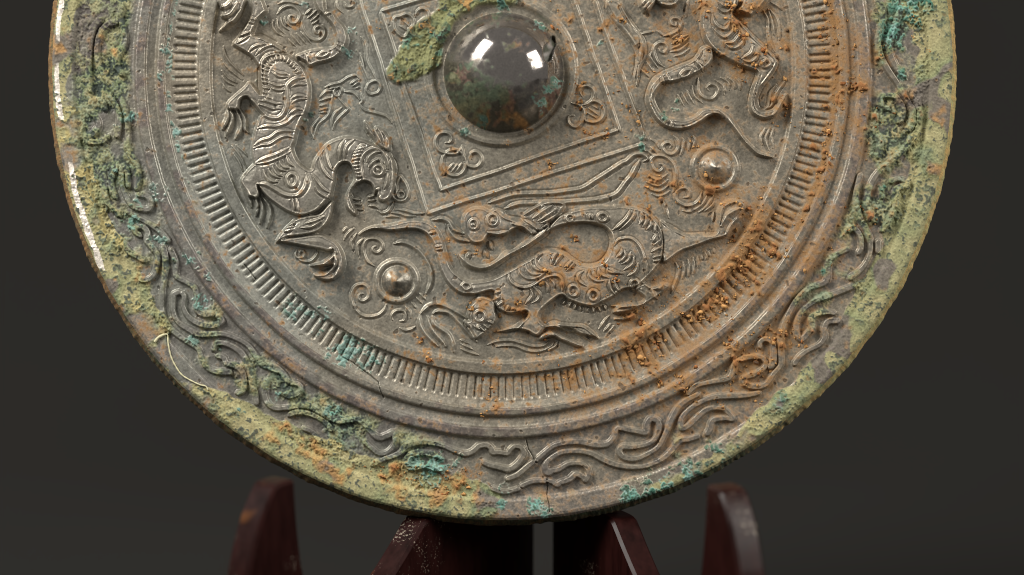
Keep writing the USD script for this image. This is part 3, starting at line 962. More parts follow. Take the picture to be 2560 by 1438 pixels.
SOILF = blobs([(2085, 60, 40, .95), (2088, 150, 38, .95), (2092, 240, 42, 1), (2085, 330, 38, .9), (2065, 410, 34, .7), (2130, 110, 34, .7), (2140, 220, 30, .8), (2130, 300, 30, .6), (2040, 480, 34, .5), (1905, 545, 62, .95), (1870, 610, 55, .9), (1830, 690, 50, .9), (1790, 745, 48, 1), (1740, 790, 44, .9), (1700, 760, 44, .7), (1660, 710, 40, .7), (1580, 790, 60, .7), (1520, 690, 70, .55),
               (1385, 690, 60, .6), (1430, 640, 40, .5), (1300, 770, 50, .55), (1250, 830, 44, .6), (1210, 770, 30, .5), (1195, 620, 32, .55), (1190, 520, 30, .5), (1165, 620, 30, .4), (1060, 860, 40, .4), (1350, 890, 40, .6), (1370, 815, 30, .6), (1640, 900, 60, .6), (1560, 930, 60, .5), (1460, 930, 60, .5), (1220, 1000, 45, .75), (1300, 910, 40, .4), (1550, 850, 40, .6), (1860, 905, 90, .75), (1950, 830, 60, .7), (1900, 960, 60, .5), (1820, 980, 60, .5), (1700, 960, 60, .5),
               (1620, 160, 50, .5), (1650, 75, 30, .6), (1780, 20, 40, .8), (1830, 60, 44, .85), (1800, 130, 40, .6), (1850, 160, 40, .7), (1900, 160, 26, .5), (1920, 110, 26, .7), (1960, 260, 40, .7), (1965, 200, 24, .7), (1960, 110, 22, .7), (1890, 20, 34, .8), (1720, 90, 34, .7), (1690, 105, 30, .5), (1745, 30, 24, .7), (1755, 370, 34, .7), (1690, 470, 44, .5), (1640, 440, 36, .6), (1610, 520, 40, .3), (1770, 470, 40, .8), (1820, 500, 40, .6), (1480, 250, 90, .42), (1420, 120, 60, .6), (1390, 60, 50, .6), (1500, 60, 60, .4), (1590, 300, 40, .5), (1470, 330, 50, .45), (1350, 420, 60, .4), (1230, 475, 40, .4), (1150, 490, 30, .5), (1110, 430, 24, .4), (1385, 160, 30, .7), (1385, 190, 30, .5), (1300, 315, 36, .6), (1170, 260, 30, .6), (1200, 300, 34, .6), (1130, 210, 22, .7), (1270, 355, 20, .5), (1060, 155, 30, .5), (1330, 100, 30, .4), (930, 75, 22, .5), (960, 90, 20, .4), (805, 375, 18, 1), (795, 380, 14, .9), (826, 370, 12, .9), (625, 180, 14, .6), (840, 70, 22, .6), (840, 45, 20, .6), (740, 75, 16, .5), (1100, 40, 40, .5), (1000, 105, 14, .4), (970, 105, 12, .5), (1080, 140, 24, .6), (1090, 130, 20, .7), (750, 545, 8, .8), (2030, 640, 60, .5), (2110, 560, 40, .4), (2200, 130, 30, .7), (2230, 150, 16, .6), (2260, 250, 24, .6), (2190, 290, 30, .5), (2170, 380, 30, .6), (2245, 330, 20, .5), (2170, 540, 24, .6), (1110, 905, 30, .5), (1230, 905, 30, .4), (1100, 600, 40, .45), (1110, 640, 30, .5), (1140, 740, 30, .5), (1110, 755, 30, .4), (1000, 440, 12, .4), (1068, 460, 10, .8), (290, 130, 18, .8), (255, 75, 16, .6), (220, 40, 14, .6), (165, 75, 14, .7), (238, 228, 16, .9), (275, 175, 18, .9), (235, 120, 20, .6), (250, 95, 20, .6), (240, 345, 14, .7), (360, 690, 26, .8), (390, 670, 22, .7), (345, 660, 24, .4), (430, 890, 26, .5), (400, 830, 20, .6), (560, 990, 40, .5), (680, 1080, 50, .8), (640, 1060, 30, .7), (790, 1130, 50, .8), (850, 1180, 40, .7), (1000, 1215, 70, .8), (1120, 1215, 60, .8), (1080, 1250, 40, .5), (1165, 1185, 40, .7), (1150, 1150, 26, .6), (940, 1180, 40, .7), (2370, 330, 30, .5), (2340, 300, 40, .6), (2360, 420, 30, .5), (2310, 120, 16, .6), (2270, 60, 24, .5), (2200, 770, 40, .4), (2140, 860, 40, .4), (1960, 1080, 30, .3), (1360, 1240, 16, .6)])
band = np.exp(-((RAD - 834) / 12) ** 2) * np.interp(TH, [-60, -20, -5, 14, 24, 34, 60, 85], [.9, .9, 1., 1., .8, .5, .35, .1])
band = np.maximum(band, sstep(766, 772, RAD) * sstep(824, 818, RAD) * np.interp(TH, [-60, 0, 25, 34, 48, 60, 75, 95, 110], [.25, .3, .45, .75, .8, .6, .5, .3, 0]) * (0.75 + 0.3 * n16))
SOILF = np.maximum(SOILF, 0.92 * band)
rightness = sstep(950, 2050, X + 0.15 * (Y - 400))
crev = np.clip((gaussian_filter(H, 7) - H) / 6.0, 0, 1) * (LAB != KNOB_L)
soil = SOILF * 0.95 + 0.30 * rightness + 0.40 * rightness * crev + 0.08 * sstep(620, 1000, Y) * rightness
stain = np.clip(sstep(0.10, 1.05, soil + 0.15 * n40 + 0.10 * n16 + 0.15 * n8 + 0.17 * n4 + 0.13 * n2), 0, 1)
clod = sstep(1.0, 1.35, SOILF * 0.80 + 0.12 * rightness + 0.16 * n16 + 0.24 * n8 + 0.20 * n4) * sstep(0.12, 0.4, soil)
clod *= (RAD < 1060)

# white metal laid bare along the left edge of the rim
chip = sstep(8.5, 6.0, np.abs(RAD - 1112 + 3.0 * n40 + 1.2 * n8)) * np.interp(TH, [152.5, 154, 168, 169.5, 172.5, 174, 188, 191], [0, 1, 1, 0, 0, .8, 1, 0])
chip = sstep(0.40, 0.6, chip - 0.34 * np.maximum(n16, 0) - 0.26 * np.maximum(n4 + 0.3 * n2, 0))

# relief added by corrosion
keep = (LAB != KNOB_L)
thin = 0.30 + 0.70 * sstep(-0.7, 0.9, n40 + 0.4 * n16)
H += crust * thin * (2.2 + 1.1 * n16 + 0.7 * n8 + 0.5 * n4 + 0.45 * n2 - 4.5 * np.maximum(n8 * 0.6 + n4 * 0.7 - 1.15, 0)) * sstep(1124, 1112, RAD)
H += verd * (1.0 + 0.5 * n16 + 0.55 * n8 + 0.6 * n4 + 0.5 * n2)
H += kcrust * (6 + 1.8 * n16 + 1.1 * n8 + 1.1 * n4 + 0.6 * n2)
H += turq * (0.8 + 0.5 * n8 + 0.7 * n4 + 0.4 * n2) * keep
H += clod * (2.6 + 1.6 * n8 + 1.2 * n4) * keep
H += (0.12 * n2 + 0.10 * n4 + 0.14 * n16) * (keep + 0.02)
H -= chip * 1.0
pit = sstep(2.15, 2.6, n4) * (1 - crust)
H -= 1.2 * pit * keep
# pierced hole of the knob and the torn lip on its left
w = window(1372, 128, 60)
u_, v_ = X[w] - 1373, Y[w] - 128
ca, sa = math.cos(math.radians(18)), math.sin(math.radians(18))
e = np.hypot((u_ * ca + v_ * sa) / 14, (-u_ * sa + v_ * ca) / 37) + 0.10 * n8[w]
HOLE = np.zeros_like(H); HOLE[w] = sstep(1.05, 0.8, e)
w = window(1112, 184, 30)
e = np.hypot((X[w] - 1112 - 0.4 * (Y[w] - 184)) / 5, (Y[w] - 188) / 20) + 0.15 * n8[w]
HOLE[w] = np.maximum(HOLE[w], 0.0 * e)
H -= HOLE * 20

# ---------------------------------------------------------------- colour and finish of every point
def lerp(a, b, t):
    return a + (np.asarray(b, float) - a) * t[..., None]


blotch = np.clip(0.5 + 0.22 * n120 + 0.14 * n40, 0, 1)
COL = lerp(np.broadcast_to(np.array([0.285, 0.250, 0.192]), (NY, NX, 3)).copy(), [0.262, 0.262, 0.226], np.clip(blotch * 1.25 * sstep(1500, 800, X + 0 * Y) + 0.25 * blotch, 0, 1))
COL = lerp(COL, [0.215, 0.190, 0.175], sstep(0.2, 1.2, n40 + 0.4) * 0.5 * sstep(830, 930, RAD))
ROU = 0.405 + 0.10 * sstep(764, 770, RAD) * sstep(846, 838, RAD) + 0.03 * n16 + 0.02 * n4
MET = 0.52 + 0.05 * n8
# dark oxide skin on the two ridges, rubbed off on the lit side
ridge = ((LAB > 0) & ((np.abs(RAD - 905) < 13) | (np.abs(RAD - 853) < 9))) * sstep(-0.5, 0.8, 0.6 * n16 + 0.5 * n8 + 0.25)
COL = lerp(COL, [0.135, 0.105, 0.100], 0.65 * ridge)
COL = lerp(COL, [0.12, 0.105, 0.10], 0.45 * onvine * vb * sstep(-0.8, 0.8, n16 + 0.5 * n8))
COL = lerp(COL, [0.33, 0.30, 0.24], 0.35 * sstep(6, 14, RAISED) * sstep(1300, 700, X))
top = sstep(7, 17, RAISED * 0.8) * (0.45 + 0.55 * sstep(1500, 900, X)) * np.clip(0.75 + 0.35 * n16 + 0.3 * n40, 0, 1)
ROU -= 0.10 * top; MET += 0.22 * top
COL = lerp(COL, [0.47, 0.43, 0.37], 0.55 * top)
speck = sstep(1.5, 2.3, n4 * 0.75 + n2 * 0.7) * 0.55
COL = lerp(COL, [0.10, 0.095, 0.075], speck)
COL *= (1 + 0.07 * n2 + 0.06 * n4 + 0.05 * n8 + 0.04 * n16)[..., None]
NIP = np.isin(LAB, [k for k, pt in enumerate(PARTS) if pt[1] == 'nipple']) * 1.0
COL = lerp(COL, COL * 0.62, NIP)
ROU = ROU - 0.07 * NIP
# smeared soil
orange = lerp(np.broadcast_to(np.array([0.27, 0.135, 0.042]), COL.shape).copy(), [0.25, 0.165, 0.085], np.clip(0.5 + 0.4 * n8, 0, 1))
COL = lerp(COL, 0, 0 * stain)
COL = COL + (orange - COL) * (0.78 * stain)[..., None]
cake = sstep(0.42, 0.95, SOILF + 0.16 * n16 + 0.16 * n8 + 0.16 * n4 + 0.10 * n2)
COL = lerp(COL, [0.28, 0.145, 0.047], 0.78 * cake)
stain = np.maximum(stain, cake)
ROU += 0.35 * stain; MET *= 1 - 0.85 * stain
# green skin
pale = np.array([0.335, 0.300, 0.150]); mid = np.array([0.15, 0.19, 0.09]); deep = np.array([0.030, 0.048, 0.036])
g = lerp(lerp(np.broadcast_to(deep, COL.shape).copy(), mid, sstep(-0.9, 0.35, 0.4 * n8 + 0.55 * n4 + 0.75 * n2)), pale, sstep(0.3, 1.5, 0.5 * n16 + 0.5 * n8 + 0.5 * n4 + 0.5 * n2))
g = lerp(g, [0.13, 0.22, 0.18], sstep(0.8, 1.7, n40 * 0.7 + n8 * 0.4 + 0.5 * n2) * 0.6)
g = lerp(g, [0.10, 0.075, 0.070], sstep(0.2, 1.1, -n40 + 0.5 * n16 + 0.2) * 0.7)
c = lerp(lerp(np.broadcast_to(pale * 1.06, COL.shape).copy(), [0.215, 0.235, 0.115], np.clip(0.5 + 0.45 * n16, 0, 1)), [0.42, 0.34, 0.13], sstep(0.3, 1.6, 0.7 * n40 + 0.4 * n8 + 0.4 * n4) * 0.8)
c = lerp(c, [0.11, 0.14, 0.085], sstep(0.45, 1.35, -0.4 * n16 + 0.65 * n4 + 0.35 * n8 + 0.5 * n2) * 0.85)
c = lerp(c, [0.055, 0.06, 0.045], sstep(0.85, 1.6, n4 * 0.5 + 0.85 * n2 - 0.25 * n16) * 0.9)
c = lerp(c, [0.13, 0.165, 0.105], sstep(0.2, 1.4, n16 * 0.7 + n4 * 0.4 + n40 * 0.3) * 0.65)
c = lerp(c, [0.135, 0.110, 0.100], sstep(1.15, 1.5, -n40 * 0.75 + 0.75 * n16) * 0.85)
c = lerp(c, [0.44, 0.24, 0.075], sstep(0.42, 1.1, SOILF + 0.20 * n16 + 0.18 * n8 + 0.15 * n4) * 0.7)
deepen = np.interp(TH, [50, 56, 60, 75, 80, 128, 132, 141, 143], [0, 0, .8, .75, 0, 0, .7, .7, 0])
c = lerp(c, [0.13, 0.15, 0.10], deepen * sstep(-0.9, 0.6, n16 + 0.6 * n8))
yel = np.interp(TH, [-95, -20, -10, 60, 92, 100, 125, 140, 155, 176, 181, 265], [.6, .5, .2, .1, .5, .6, .4, .25, .45, .4, .8, .8])
g = lerp(g, c, yel * sstep(-0.8, 0.6, n8 + 0.6 * n16 + 0.4 * n2))
COL = COL + (g - COL) * (0.92 * verd)[..., None]
COL = COL + (c - COL) * (crust * 0.97)[..., None]
kc = lerp(lerp(np.broadcast_to(np.array([0.185, 0.190, 0.078]), COL.shape).copy(), [0.06, 0.10, 0.06], sstep(-0.4, 0.9, 0.5 * n16 + 0.6 * n8 + 0.4 * n4)), [0.34, 0.19, 0.06], sstep(0.3, 1.4, n16 * 0.6 + 0.5 * n8 + 0.5 * n4) * 0.9)
kc = lerp(kc, [0.10, 0.26, 0.19], sstep(0.9, 1.7, -n16 * 0.5 + 0.5 * n8 + 0.6 * n4) * 0.7)
kc = lerp(kc, [0.05, 0.06, 0.04], sstep(0.8, 1.6, 0.7 * n2 + 0.6 * n4))
COL = COL + (kc - COL) * (kcrust * 0.97)[..., None]
rough_all = np.maximum.reduce([crust, verd, kcrust])
ROU = np.clip(ROU + 0.45 * rough_all, 0, 0.95); MET *= 1 - 0.97 * rough_all
# the knob: worn mirror-bright, with skins of patina low down and at the sides
K = (LAB == KNOB_L)
kx, ky = (X - 1259) / 150, (Y - 181) / 150
worn = sstep(0.86, 0.46, np.hypot(kx - 0.10, (ky + 0.30) * 0.95) + 0.10 * n40 + 0.09 * n16 + 0.06 * n8 + 0.05 * n4)
worn *= 1 - 0.85 * sstep(0.35, 0.95, blobs([(1200, 165, 22, 1), (1185, 190, 24, 1), (1300, 100, 20, .9), (1322, 118, 14, .8), (1335, 160, 14, .7), (1250, 285, 40, .6), (1160, 130, 26, .7)]) + 0.20 * n16 + 0.24 * n8 + 0.22 * n4 - 0.1)
kcol = lerp(np.broadcast_to(np.array([0.075, 0.068, 0.050]), COL.shape).copy(), [0.15, 0.095, 0.075], sstep(0, 1, n16 + 0.4 * n8 + 0.5 * n4))
kcol = lerp(kcol, [0.035, 0.033, 0.028], sstep(0.5, 1.3, 0.6 * n8 + 0.7 * n4))
kcol = lerp(kcol, [0.19, 0.18, 0.12], 0.6 * sstep(0.8, 1.6, 0.6 * n8 - 0.7 * n4 + 0.4 * n2))
kcol = lerp(kcol, [0.30, 0.16, 0.055], sstep(0.30, 1.0, SOILF + 0.35 * sstep(0.2, 0.9, ky) + 0.20 * n16 + 0.20 * n8 + 0.14 * n4) * 0.85)
kcol = lerp(kcol, [0.09, 0.12, 0.075], sstep(0.3, 1.3, n40 * 0.6 + n8 * 0.5 + 0.4 * n4) * 0.8)
kcol *= (1 + 0.13 * n2 + 0.12 * n4)[..., None]
kcol = lerp(kcol, [0.30, 0.275, 0.255], worn)
kw = K * (1 - kcrust)
COL = COL + (kcol - COL) * kw[..., None]
ROU = ROU + (0.48 - 0.385 * np.sqrt(worn) + 0.012 * n8 + 0.03 * n4 * (1 - worn) - ROU) * kw
MET = MET + (0.42 + 0.50 * worn - MET) * kw
tq = lerp(np.broadcast_to(np.array([0.07, 0.30, 0.24]), COL.shape).copy(), [0.25, 0.44, 0.40], np.clip(0.5 + 0.5 * n4, 0, 1))
tq = lerp(tq, [0.03, 0.12, 0.085], sstep(0.0, 1.2, n8 * 0.4 + n4 * 0.5 + 0.6 * n2))
left = sstep(1500, 1000, X)
tq = lerp(tq, [0.24, 0.34, 0.32], 0.35 * left * sstep(-0.5, 0.5, n8))
COL = COL + (tq - COL) * (turq * 0.85)[..., None]
ROU = np.clip(ROU + 0.25 * turq, 0, 0.95); MET *= 1 - 0.95 * turq
cl = lerp(np.broadcast_to(np.array([0.42, 0.205, 0.070]), COL.shape).copy(), [0.26, 0.11, 0.035], sstep(-0.6, 1.2, n4 + 0.3 * n8))
COL = COL + (cl - COL) * (clod * keep * 0.9)[..., None]
ROU = np.clip(ROU + 0.4 * clod, 0, 0.95); MET *= 1 - clod
COL = lerp(COL, [0.72, 0.66, 0.58], chip)
ROU = ROU + (0.38 - ROU) * chip; MET = MET + (0.1 - MET) * chip
COL = lerp(COL, [0.05, 0.045, 0.035], 0.7 * pit * keep)
COL = lerp(COL, [0.045, 0.05, 0.03], np.maximum(HOLE * np.clip(0.75 - 0.3 * n4 - 0.2 * n8, 0, 1), CRACK))
MET *= 1 - np.maximum(HOLE, CRACK); ROU = np.clip(ROU + 0.5 * HOLE, 0.05, 0.95)
COL *= (1 + 0.045 * white * (1 - kw) + 0.10 * n2 * rough_all)[..., None]
COL = np.clip(COL, 0.004, 0.85)
BMP = np.clip(0.6 + 0.5 * rough_all * thin + 0.5 * stain - 0.67 * kw * worn, 0.03, 1.6)
FIN = np.stack([np.clip(ROU, 0.06, 0.95), np.clip(MET, 0, 1), BMP], -1)

# ---------------------------------------------------------------- the mirror: one continuous skin, cut into its parts
gy, gx = np.gradient(H, ST)
nl = np.stack([-gx, -gy, np.ones_like(H)], -1)
nl /= np.linalg.norm(nl, axis=-1, keepdims=True)
NW = nl[..., :1] * np.array([1.0, 0, 0]) - nl[..., 1:2] * UP + nl[..., 2:] * NRM
inside = RAD < R_FACE - 0.3
rows = np.r_[np.arange(0, np.searchsorted(ys, -45), 4), np.arange(np.searchsorted(ys, -45), NY)]
rows = np.unique(np.r_[rows, NY - 1])
sub = np.ix_(rows, np.arange(NX))
Hs, Ls, Cs, Fs, Ns, Is = H[sub], LAB[sub], COL[rows], FIN[rows], NW[rows], inside[sub]
Xs, Ys_ = X[sub].copy(), Y[sub].copy()
quad = Is[:-1, :-1] & Is[1:, :-1] & Is[1:, 1:] & Is[:-1, 1:]
n0, n1 = Hs.shape
vid = np.arange(n0 * n1).reshape(n0, n1)
Q = np.stack([vid[:-1, :-1], vid[1:, :-1], vid[1:, 1:], vid[:-1, 1:]], -1)[quad]
# pull the border of the skin onto a true circle
E_ = np.concatenate([Q[:, [k, (k + 1) % 4]] for k in range(4)])
Es = np.sort(E_, 1)
key = Es[:, 0].astype(np.int64) * (n0 * n1) + Es[:, 1]
uq, cnt = np.unique(key, return_counts=True)
bv = np.unique(np.r_[uq[cnt == 1] // (n0 * n1), uq[cnt == 1] % (n0 * n1)])
xf, yf = Xs.ravel(), Ys_.ravel()
ba = np.arctan2(yf[bv] - CY, xf[bv] - CX)
bv = bv[np.argsort(ba)]; ba = np.sort(ba)


def ring1(a, seed, amps):
    r = np.random.default_rng(seed)
    return sum(A * np.sin(k * a + r.uniform(0, 6.28)) for A, ks in amps for k in r.integers(*ks, 9))


edge = 0.5 * ring1(ba, 3, [(0.4, (8, 40)), (0.3, (60, 200)), (0.15, (200, 420))])
xf[bv] = CX + (R_FACE + edge) * np.cos(ba); yf[bv] = CY + (R_FACE + edge) * np.sin(ba)
V = world(xf, yf, Hs.ravel())
NV, CV, FV = Ns.reshape(-1, 3), Cs.reshape(-1, 3), Fs.reshape(-1, 3)
lab = Ls.ravel()[Q]
ql = np.where((lab[:, 1] == lab[:, 2]), lab[:, 1], np.where((lab[:, 0] == lab[:, 3]), lab[:, 0], lab[:, 2]))

mirror = UsdGeom.Xform.Define(stage, '/World/bronze_mirror')
prim_data(mirror, 'ancient round bronze mirror, its decorated back with animals in relief, knob and green corroded rim', 'mirror')
order = np.argsort(ql, kind='stable')
bounds = np.flatnonzero(np.diff(ql[order])) + 1
paths = {'mirror': '/World/bronze_mirror'}
groups = {ql[g[0]]: g for g in np.split(order, bounds)}
pend = []
for l, g in groups.items():
    pend.append((0 if PARTS[l][0] == 'mirror' else 1, l, g))
PART_LABEL = {'tiger_relief': 'tiger with striped body and raised head', 'dragon_relief': 'dragon with open jaws and coiled scaly body', 'beast_relief': 'long tailed beast seen only in part', 'knob': 'worn shiny hemispherical knob', 'rim': 'rim crusted with pale green corrosion'}
for lv, l, g in sorted(pend, key=lambda t: (t[0], t[1])):
    owner, name = PARTS[l]
    u, inv = np.unique(Q[g], return_inverse=True)
    path = put(paths[owner], name, V[u], inv.reshape(-1, 4), BRONZE, NV[u], CV[u], FV[u])
    if owner == 'mirror' and name.endswith('relief'):
        paths[name] = path
    if name in PART_LABEL:
        prim_data(stage.GetPrimAtPath(path), PART_LABEL[name])
# flared side wall and the plain reflecting face behind
lump = ring1(ba, 11, [(0.40, (20, 90)), (0.28, (120, 300)), (0.16, (300, 500))])
lump = lump + 0.9 * np.maximum(ring1(ba, 12, [(0.45, (15, 60)), (0.40, (80, 260))]) - 1.3, 0)
hb = Hs.ravel()[bv]
lay = [(R_FACE + edge, hb), (R_FACE + 4 + edge + 0.3 * lump, hb * 0.5 - 3), (R_FACE + 9 + 0.7 * lump, np.full_like(ba, -14.0) + 0.8 * lump), (R_FACE + 14 + lump, np.full_like(ba, -26.0)), (R_OUT + 0.8 * lump, np.full_like(ba, -38.0)), (R_OUT - 2 + 0.5 * lump, np.full_like(ba, -44.0)), (R_OUT - 9 + 0 * ba, np.full_like(ba, -47.0))]
M_ = len(ba)
wv = np.vstack([world(CX + r * np.cos(ba), CY + r * np.sin(ba), h) for r, h in lay])
k0 = np.arange(M_); k1 = (k0 + 1) % M_
wf = np.vstack([np.c_[i * M_ + k0, i * M_ + k1, (i + 1) * M_ + k1, (i + 1) * M_ + k0] for i in range(len(lay) - 1)])
r2 = np.random.default_rng(5)
deg = np.degrees(ba) % 360
green = np.interp(deg, [0, 20, 50, 58, 66, 84, 92, 100, 130, 140, 150, 360], [.35, .35, .5, .9, .9, .75, .55, .45, .35, .6, .15, .2])
wc = []
for i in range(len(lay)):
    t = np.clip(green + 0.30 * ring1(ba, 30 + i, [(0.3, (20, 80)), (0.3, (100, 500))]) + 0.12 * r2.standard_normal(M_) + 0.12 * (i < 2), 0, 1)[:, None]
    s_ = np.clip(0.5 + 0.35 * ring1(ba, 50 + i, [(0.4, (60, 300)), (0.4, (400, 1500))]), 0, 1)[:, None]
    right = (np.cos(ba)[:, None] > 0.55)
    brown = np.array([0.27, 0.145, 0.05]) * (1 - s_) + np.array([0.15, 0.085, 0.035]) * s_
    brown = np.where(right, np.array([0.42, 0.28, 0.10]) * (0.75 + 0.4 * s_), brown)
    gr = np.array([0.10, 0.125, 0.06]) * (1 - s_) + np.array([0.035, 0.045, 0.03]) * s_
    gr = np.where(right & (deg[:, None] < 48), np.array([0.26, 0.27, 0.12]) * (0.7 + 0.5 * s_), gr)
    wc.append(brown * (1 - t) + gr * t)
wc = np.vstack(wc)
put('/World/bronze_mirror', 'side_wall', wv, wf, BRONZE, smooth_normals(wv, wf), wc, np.tile([0.9, 0.0, 1.6], (len(wc), 1)))
br = [R_OUT - 9, 900, 600, 300, 20]
a48 = ba[::8]
bvx = np.vstack([world(CX + r * np.cos(a48), CY + r * np.sin(a48), np.full(len(a48), -47.0 - 10 * (1 - (r / 1132) ** 2))) for r in br] + [world([CX], [CY], [-57.0])])
m8 = len(a48); k0 = np.arange(m8); k1 = (k0 + 1) % m8
bf = np.vstack([np.c_[i * m8 + k0, i * m8 + k1, (i + 1) * m8 + k1] for i in range(4)] + [np.c_[i * m8 + k0, (i + 1) * m8 + k1, (i + 1) * m8 + k0] for i in range(4)] + [np.c_[4 * m8 + k0, 4 * m8 + k1, np.full(m8, 5 * m8)]])
put('/World/bronze_mirror', 'reflecting_face', bvx, bf, BRONZE, smooth_normals(bvx, bf), np.tile([0.16, 0.16, 0.13], (len(bvx), 1)), np.tile([0.4, 0.6, 0.6], (len(bvx), 1)))

# ---------------------------------------------------------------- crumbs of soil lying on the relief
def surf_h(x, y):
    return H[np.clip(((y - ys[0]) / ST).round().astype(int), 0, NY - 1), np.clip(((x - xs[0]) / ST).round().astype(int), 0, NX - 1)]


rc = np.random.default_rng(21)
wgt = (np.clip(SOILF * 1.1 + 0.10 * rightness - 0.10, 0, 1) ** 1.6 * (RAD < 1075) * (Y > -30) * (X > 900) * (LAB != KNOB_L)).ravel()
cs = np.cumsum(wgt); pick = np.searchsorted(cs, rc.uniform(0, cs[-1], 850))
ctr = np.c_[X.ravel()[pick], Y.ravel()[pick]]
cen, rad = [], []
for c in ctr:
    big = rc.uniform() < 0.07
    for j in range(rc.integers(4, 9) if big else rc.integers(1, 4)):
        cen.append(c + rc.normal(0, 5.5 if big else 3.5, 2)); rad.append(min(6.0, rc.lognormal(1.0, 0.4)) if big else min(4.5, rc.lognormal(0.28, 0.5)))
cen, rad = np.array(cen), np.array(rad)
ico = trimesh.creation.icosphere(subdivisions=1)
iv, if_ = np.array(ico.vertices), np.array(ico.faces)
nb = len(cen)
jit = 1 + rc.normal(0, 0.24, (nb, len(iv), 1))
sc = rc.uniform(0.55, 1.35, (nb, 1, 3))
loc = iv[None] * jit * sc * rad[:, None, None]
hh_ = surf_h(cen[:, 0], cen[:, 1]) + rad * 0.35
cv = world(cen[:, None, 0] + loc[..., 0], cen[:, None, 1] + loc[..., 1], hh_[:, None] + loc[..., 2]).reshape(-1, 3)
cf = (if_[None] + (np.arange(nb) * len(iv))[:, None, None]).reshape(-1, 3)[:, ::-1]
tone = rc.uniform(0.45, 1.12, nb)[:, None] * np.where(rc.uniform(size=(nb, 1)) < 0.25, [[0.34, 0.14, 0.05]], [[0.50, 0.275, 0.105]])
cc = np.repeat(tone, len(iv), 0) * rc.uniform(0.85, 1.15, (nb * len(iv), 1))
p = put('/World', 'soil_crumbs', cv, cf, SOIL, smooth_normals(cv, cf), cc)
prim_data(stage.GetPrimAtPath(p), 'crumbs of dry orange soil clinging to the right half of the mirror relief', 'soil', kind='stuff')


def tube(pts, rads, sides=8):
    pts = np.asarray(pts, float)
    t = np.gradient(pts, axis=0); t /= np.linalg.norm(t, axis=1, keepdims=True)
    a = np.cross(t, NRM); a /= np.linalg.norm(a, axis=1, keepdims=True)
    b = np.cross(t, a)
    ph_ = np.linspace(0, 2 * math.pi, sides, endpoint=False)
    v = (pts[:, None] + rads[:, None, None] * (np.cos(ph_)[None, :, None] * a[:, None] + np.sin(ph_)[None, :, None] * b[:, None])).reshape(-1, 3)
    i = np.arange(len(pts) - 1)[:, None]; k = np.arange(sides)[None]
    f = np.stack([i * sides + k, i * sides + (k + 1) % sides, (i + 1) * sides + (k + 1) % sides, (i + 1) * sides + k], -1).reshape(-1, 4)
    return v, f


ox, oy, s = TILES['N']
fp = spline([(ox + x / s, oy + y / s) for x, y in [(318, 556), (345, 522), (385, 497), (420, 488), (432, 500), (438, 570), (465, 690), (515, 790), (565, 855), (640, 902), (720, 940), (775, 955), (795, 985)]], step=2)
lf = np.linspace(0, 1, len(fp))
fr = np.where(lf < 0.14, 3.4 - 6 * np.abs(lf - 0.06), 1.9) + 0.3 * np.sin(lf * 90)
fz = gaussian_filter(surf_h(fp[:, 0], fp[:, 1]), 4) + 2.5
fv, ff = tube(world(fp[:, 0], fp[:, 1], fz), fr * U)
p = put('/World', 'fibre', fv, ff, FIBRE, smooth_normals(fv, ff))
prim_data(stage.GetPrimAtPath(p), 'thin bent cream coloured root fibre stuck on the lower left rim', 'fibre')

# ---------------------------------------------------------------- folding wooden stand: two boards opening towards the viewer
ZB = 0.0629
def side_prof(b):
    return [(54.5, 82.4), (57, 79.4), (59.6, 75.4), (62, 70), (64.2, 64), (65.6, 57), (66, 48), (64, 34), (60, 20), (60, 0), (38, 0), (34, 12), (20, 18), (-8, 18), (-b + 14, 12), (-b + 12, 0), (-b, 0),
            (-b, 112), (-b + 3, 118), (-24, 118), (-19, 108), (-11.5, 72), (-10, 64), (-9.2, ZB * 1000), (-1, ZB * 1000), (0.5, 62.2), (6, 57.0), (13, 51), (20, 46.5), (28, 44.5), (36, 46), (42, 51.5), (45.5, 60), (47, 70), (47.6, 77), (47.9, 82.2), (48.6, 82.5)]


def round_edges(pts, it=2):
    p = np.array(pts, float)
    for _ in range(it):
        p = np.stack([0.82 * p + 0.18 * np.roll(p, -1, 0), 0.18 * p + 0.82 * np.roll(p, -1, 0)], 1).reshape(-1, 2)
    return p


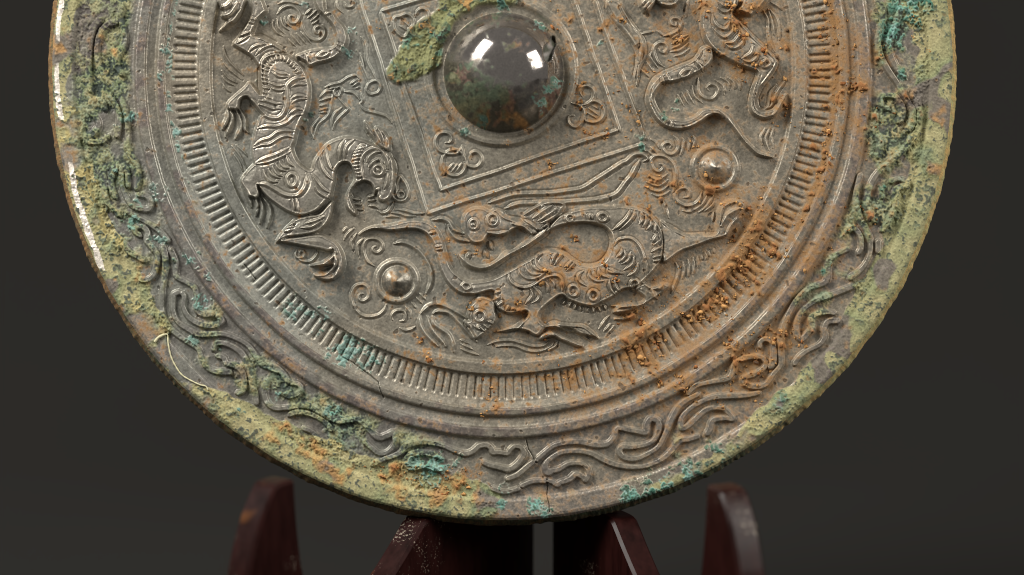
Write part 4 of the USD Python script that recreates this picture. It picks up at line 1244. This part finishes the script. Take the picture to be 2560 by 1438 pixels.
def board(x0, y0, dirx, diry, thick, out, back):
    d = np.array([dirx, diry]) / math.hypot(dirx, diry)               # forward and outward along the board, in plan
    n = np.array([out * abs(d[1]), d[0] * out * np.sign(-d[1]) * 1.0])
    n = n / np.linalg.norm(n); n = n - d * (n @ d); n /= np.linalg.norm(n)
    pg = shapely.Polygon(round_edges(side_prof(back)))
    vs, fs = [], []
    b = 0.7                                                            # bevel, mm
    loops = []
    for off, dep in ((-b, 0.0), (0, b), (0, thick - b), (-b, thick)):
        q = pg.buffer(off, join_style=1) if off else pg
        c = np.array(pg.exterior.coords[:-1])
        if off:
            c = np.array([q.exterior.interpolate(q.exterior.project(shapely.Point(*u))).coords[0] for u in c])
        loops.append((c, dep))
    N = len(loops[0][0])
    V3 = []
    for c, dep in loops:
        P2 = np.array([x0, y0]) + d * (c[:, :1] / 1000) + n * ((dep - thick / 2) / 1000)
        V3.append(np.c_[P2, c[:, 1] / 1000])
    V3 = np.vstack(V3)
    k0 = np.arange(N); k1 = (k0 + 1) % N
    F = [np.c_[i * N + k0, i * N + k1, (i + 1) * N + k1] for i in range(3)] + [np.c_[i * N + k0, (i + 1) * N + k1, (i + 1) * N + k0] for i in range(3)]
    v2, f2 = trimesh.creation.triangulate_polygon(shapely.Polygon(loops[0][0]), engine='earcut')
    tr = cKDTree(loops[0][0]).query(v2)[1]
    F.append(tr[f2]); F.append(tr[f2][:, ::-1] + 3 * N)
    F = np.vstack(F)
    tm = trimesh.Trimesh(V3, F, process=False)
    trimesh.repair.fix_normals(tm)
    return tm


Y0 = float(world(1280, 1318, -20)[1])
stand = UsdGeom.Xform.Define(stage, '/World/display_stand')
prim_data(stand, 'dark red lacquered wooden folding stand under the mirror, two boards with curved horns', 'stand')
LB = (-0.0245, Y0, -0.0352, -0.045)
RB = (0.0282, Y0, 0.0214, -0.045)
for (x0, y0, dx, dy), out, back in ((LB, -1, 45), (RB, 1, 34)):
    tm = board(x0, y0, dx, dy, 7.2, out, back)
    v, f, n = __import__('meshkit').arrays(tm, 35)
    put('/World/display_stand', 'side_board', v, f, LACQUER, n)
ends = []
for (x0, y0, dx, dy), back in ((LB, 43), (RB, 32)):
    d = np.array([dx, dy]) / math.hypot(dx, dy)
    ends.append(np.array([x0, y0]) - d * back / 1000)
for z in (0.016, 0.108):
    a, b = np.r_[ends[0], z], np.r_[ends[1], z]
    cyl = trimesh.creation.cylinder(radius=0.0035, segment=[a, b], sections=20)
    v, f, n = __import__('meshkit').arrays(cyl, 35)
    put('/World/display_stand', 'hinge_pin', v, f, LACQUER, n)
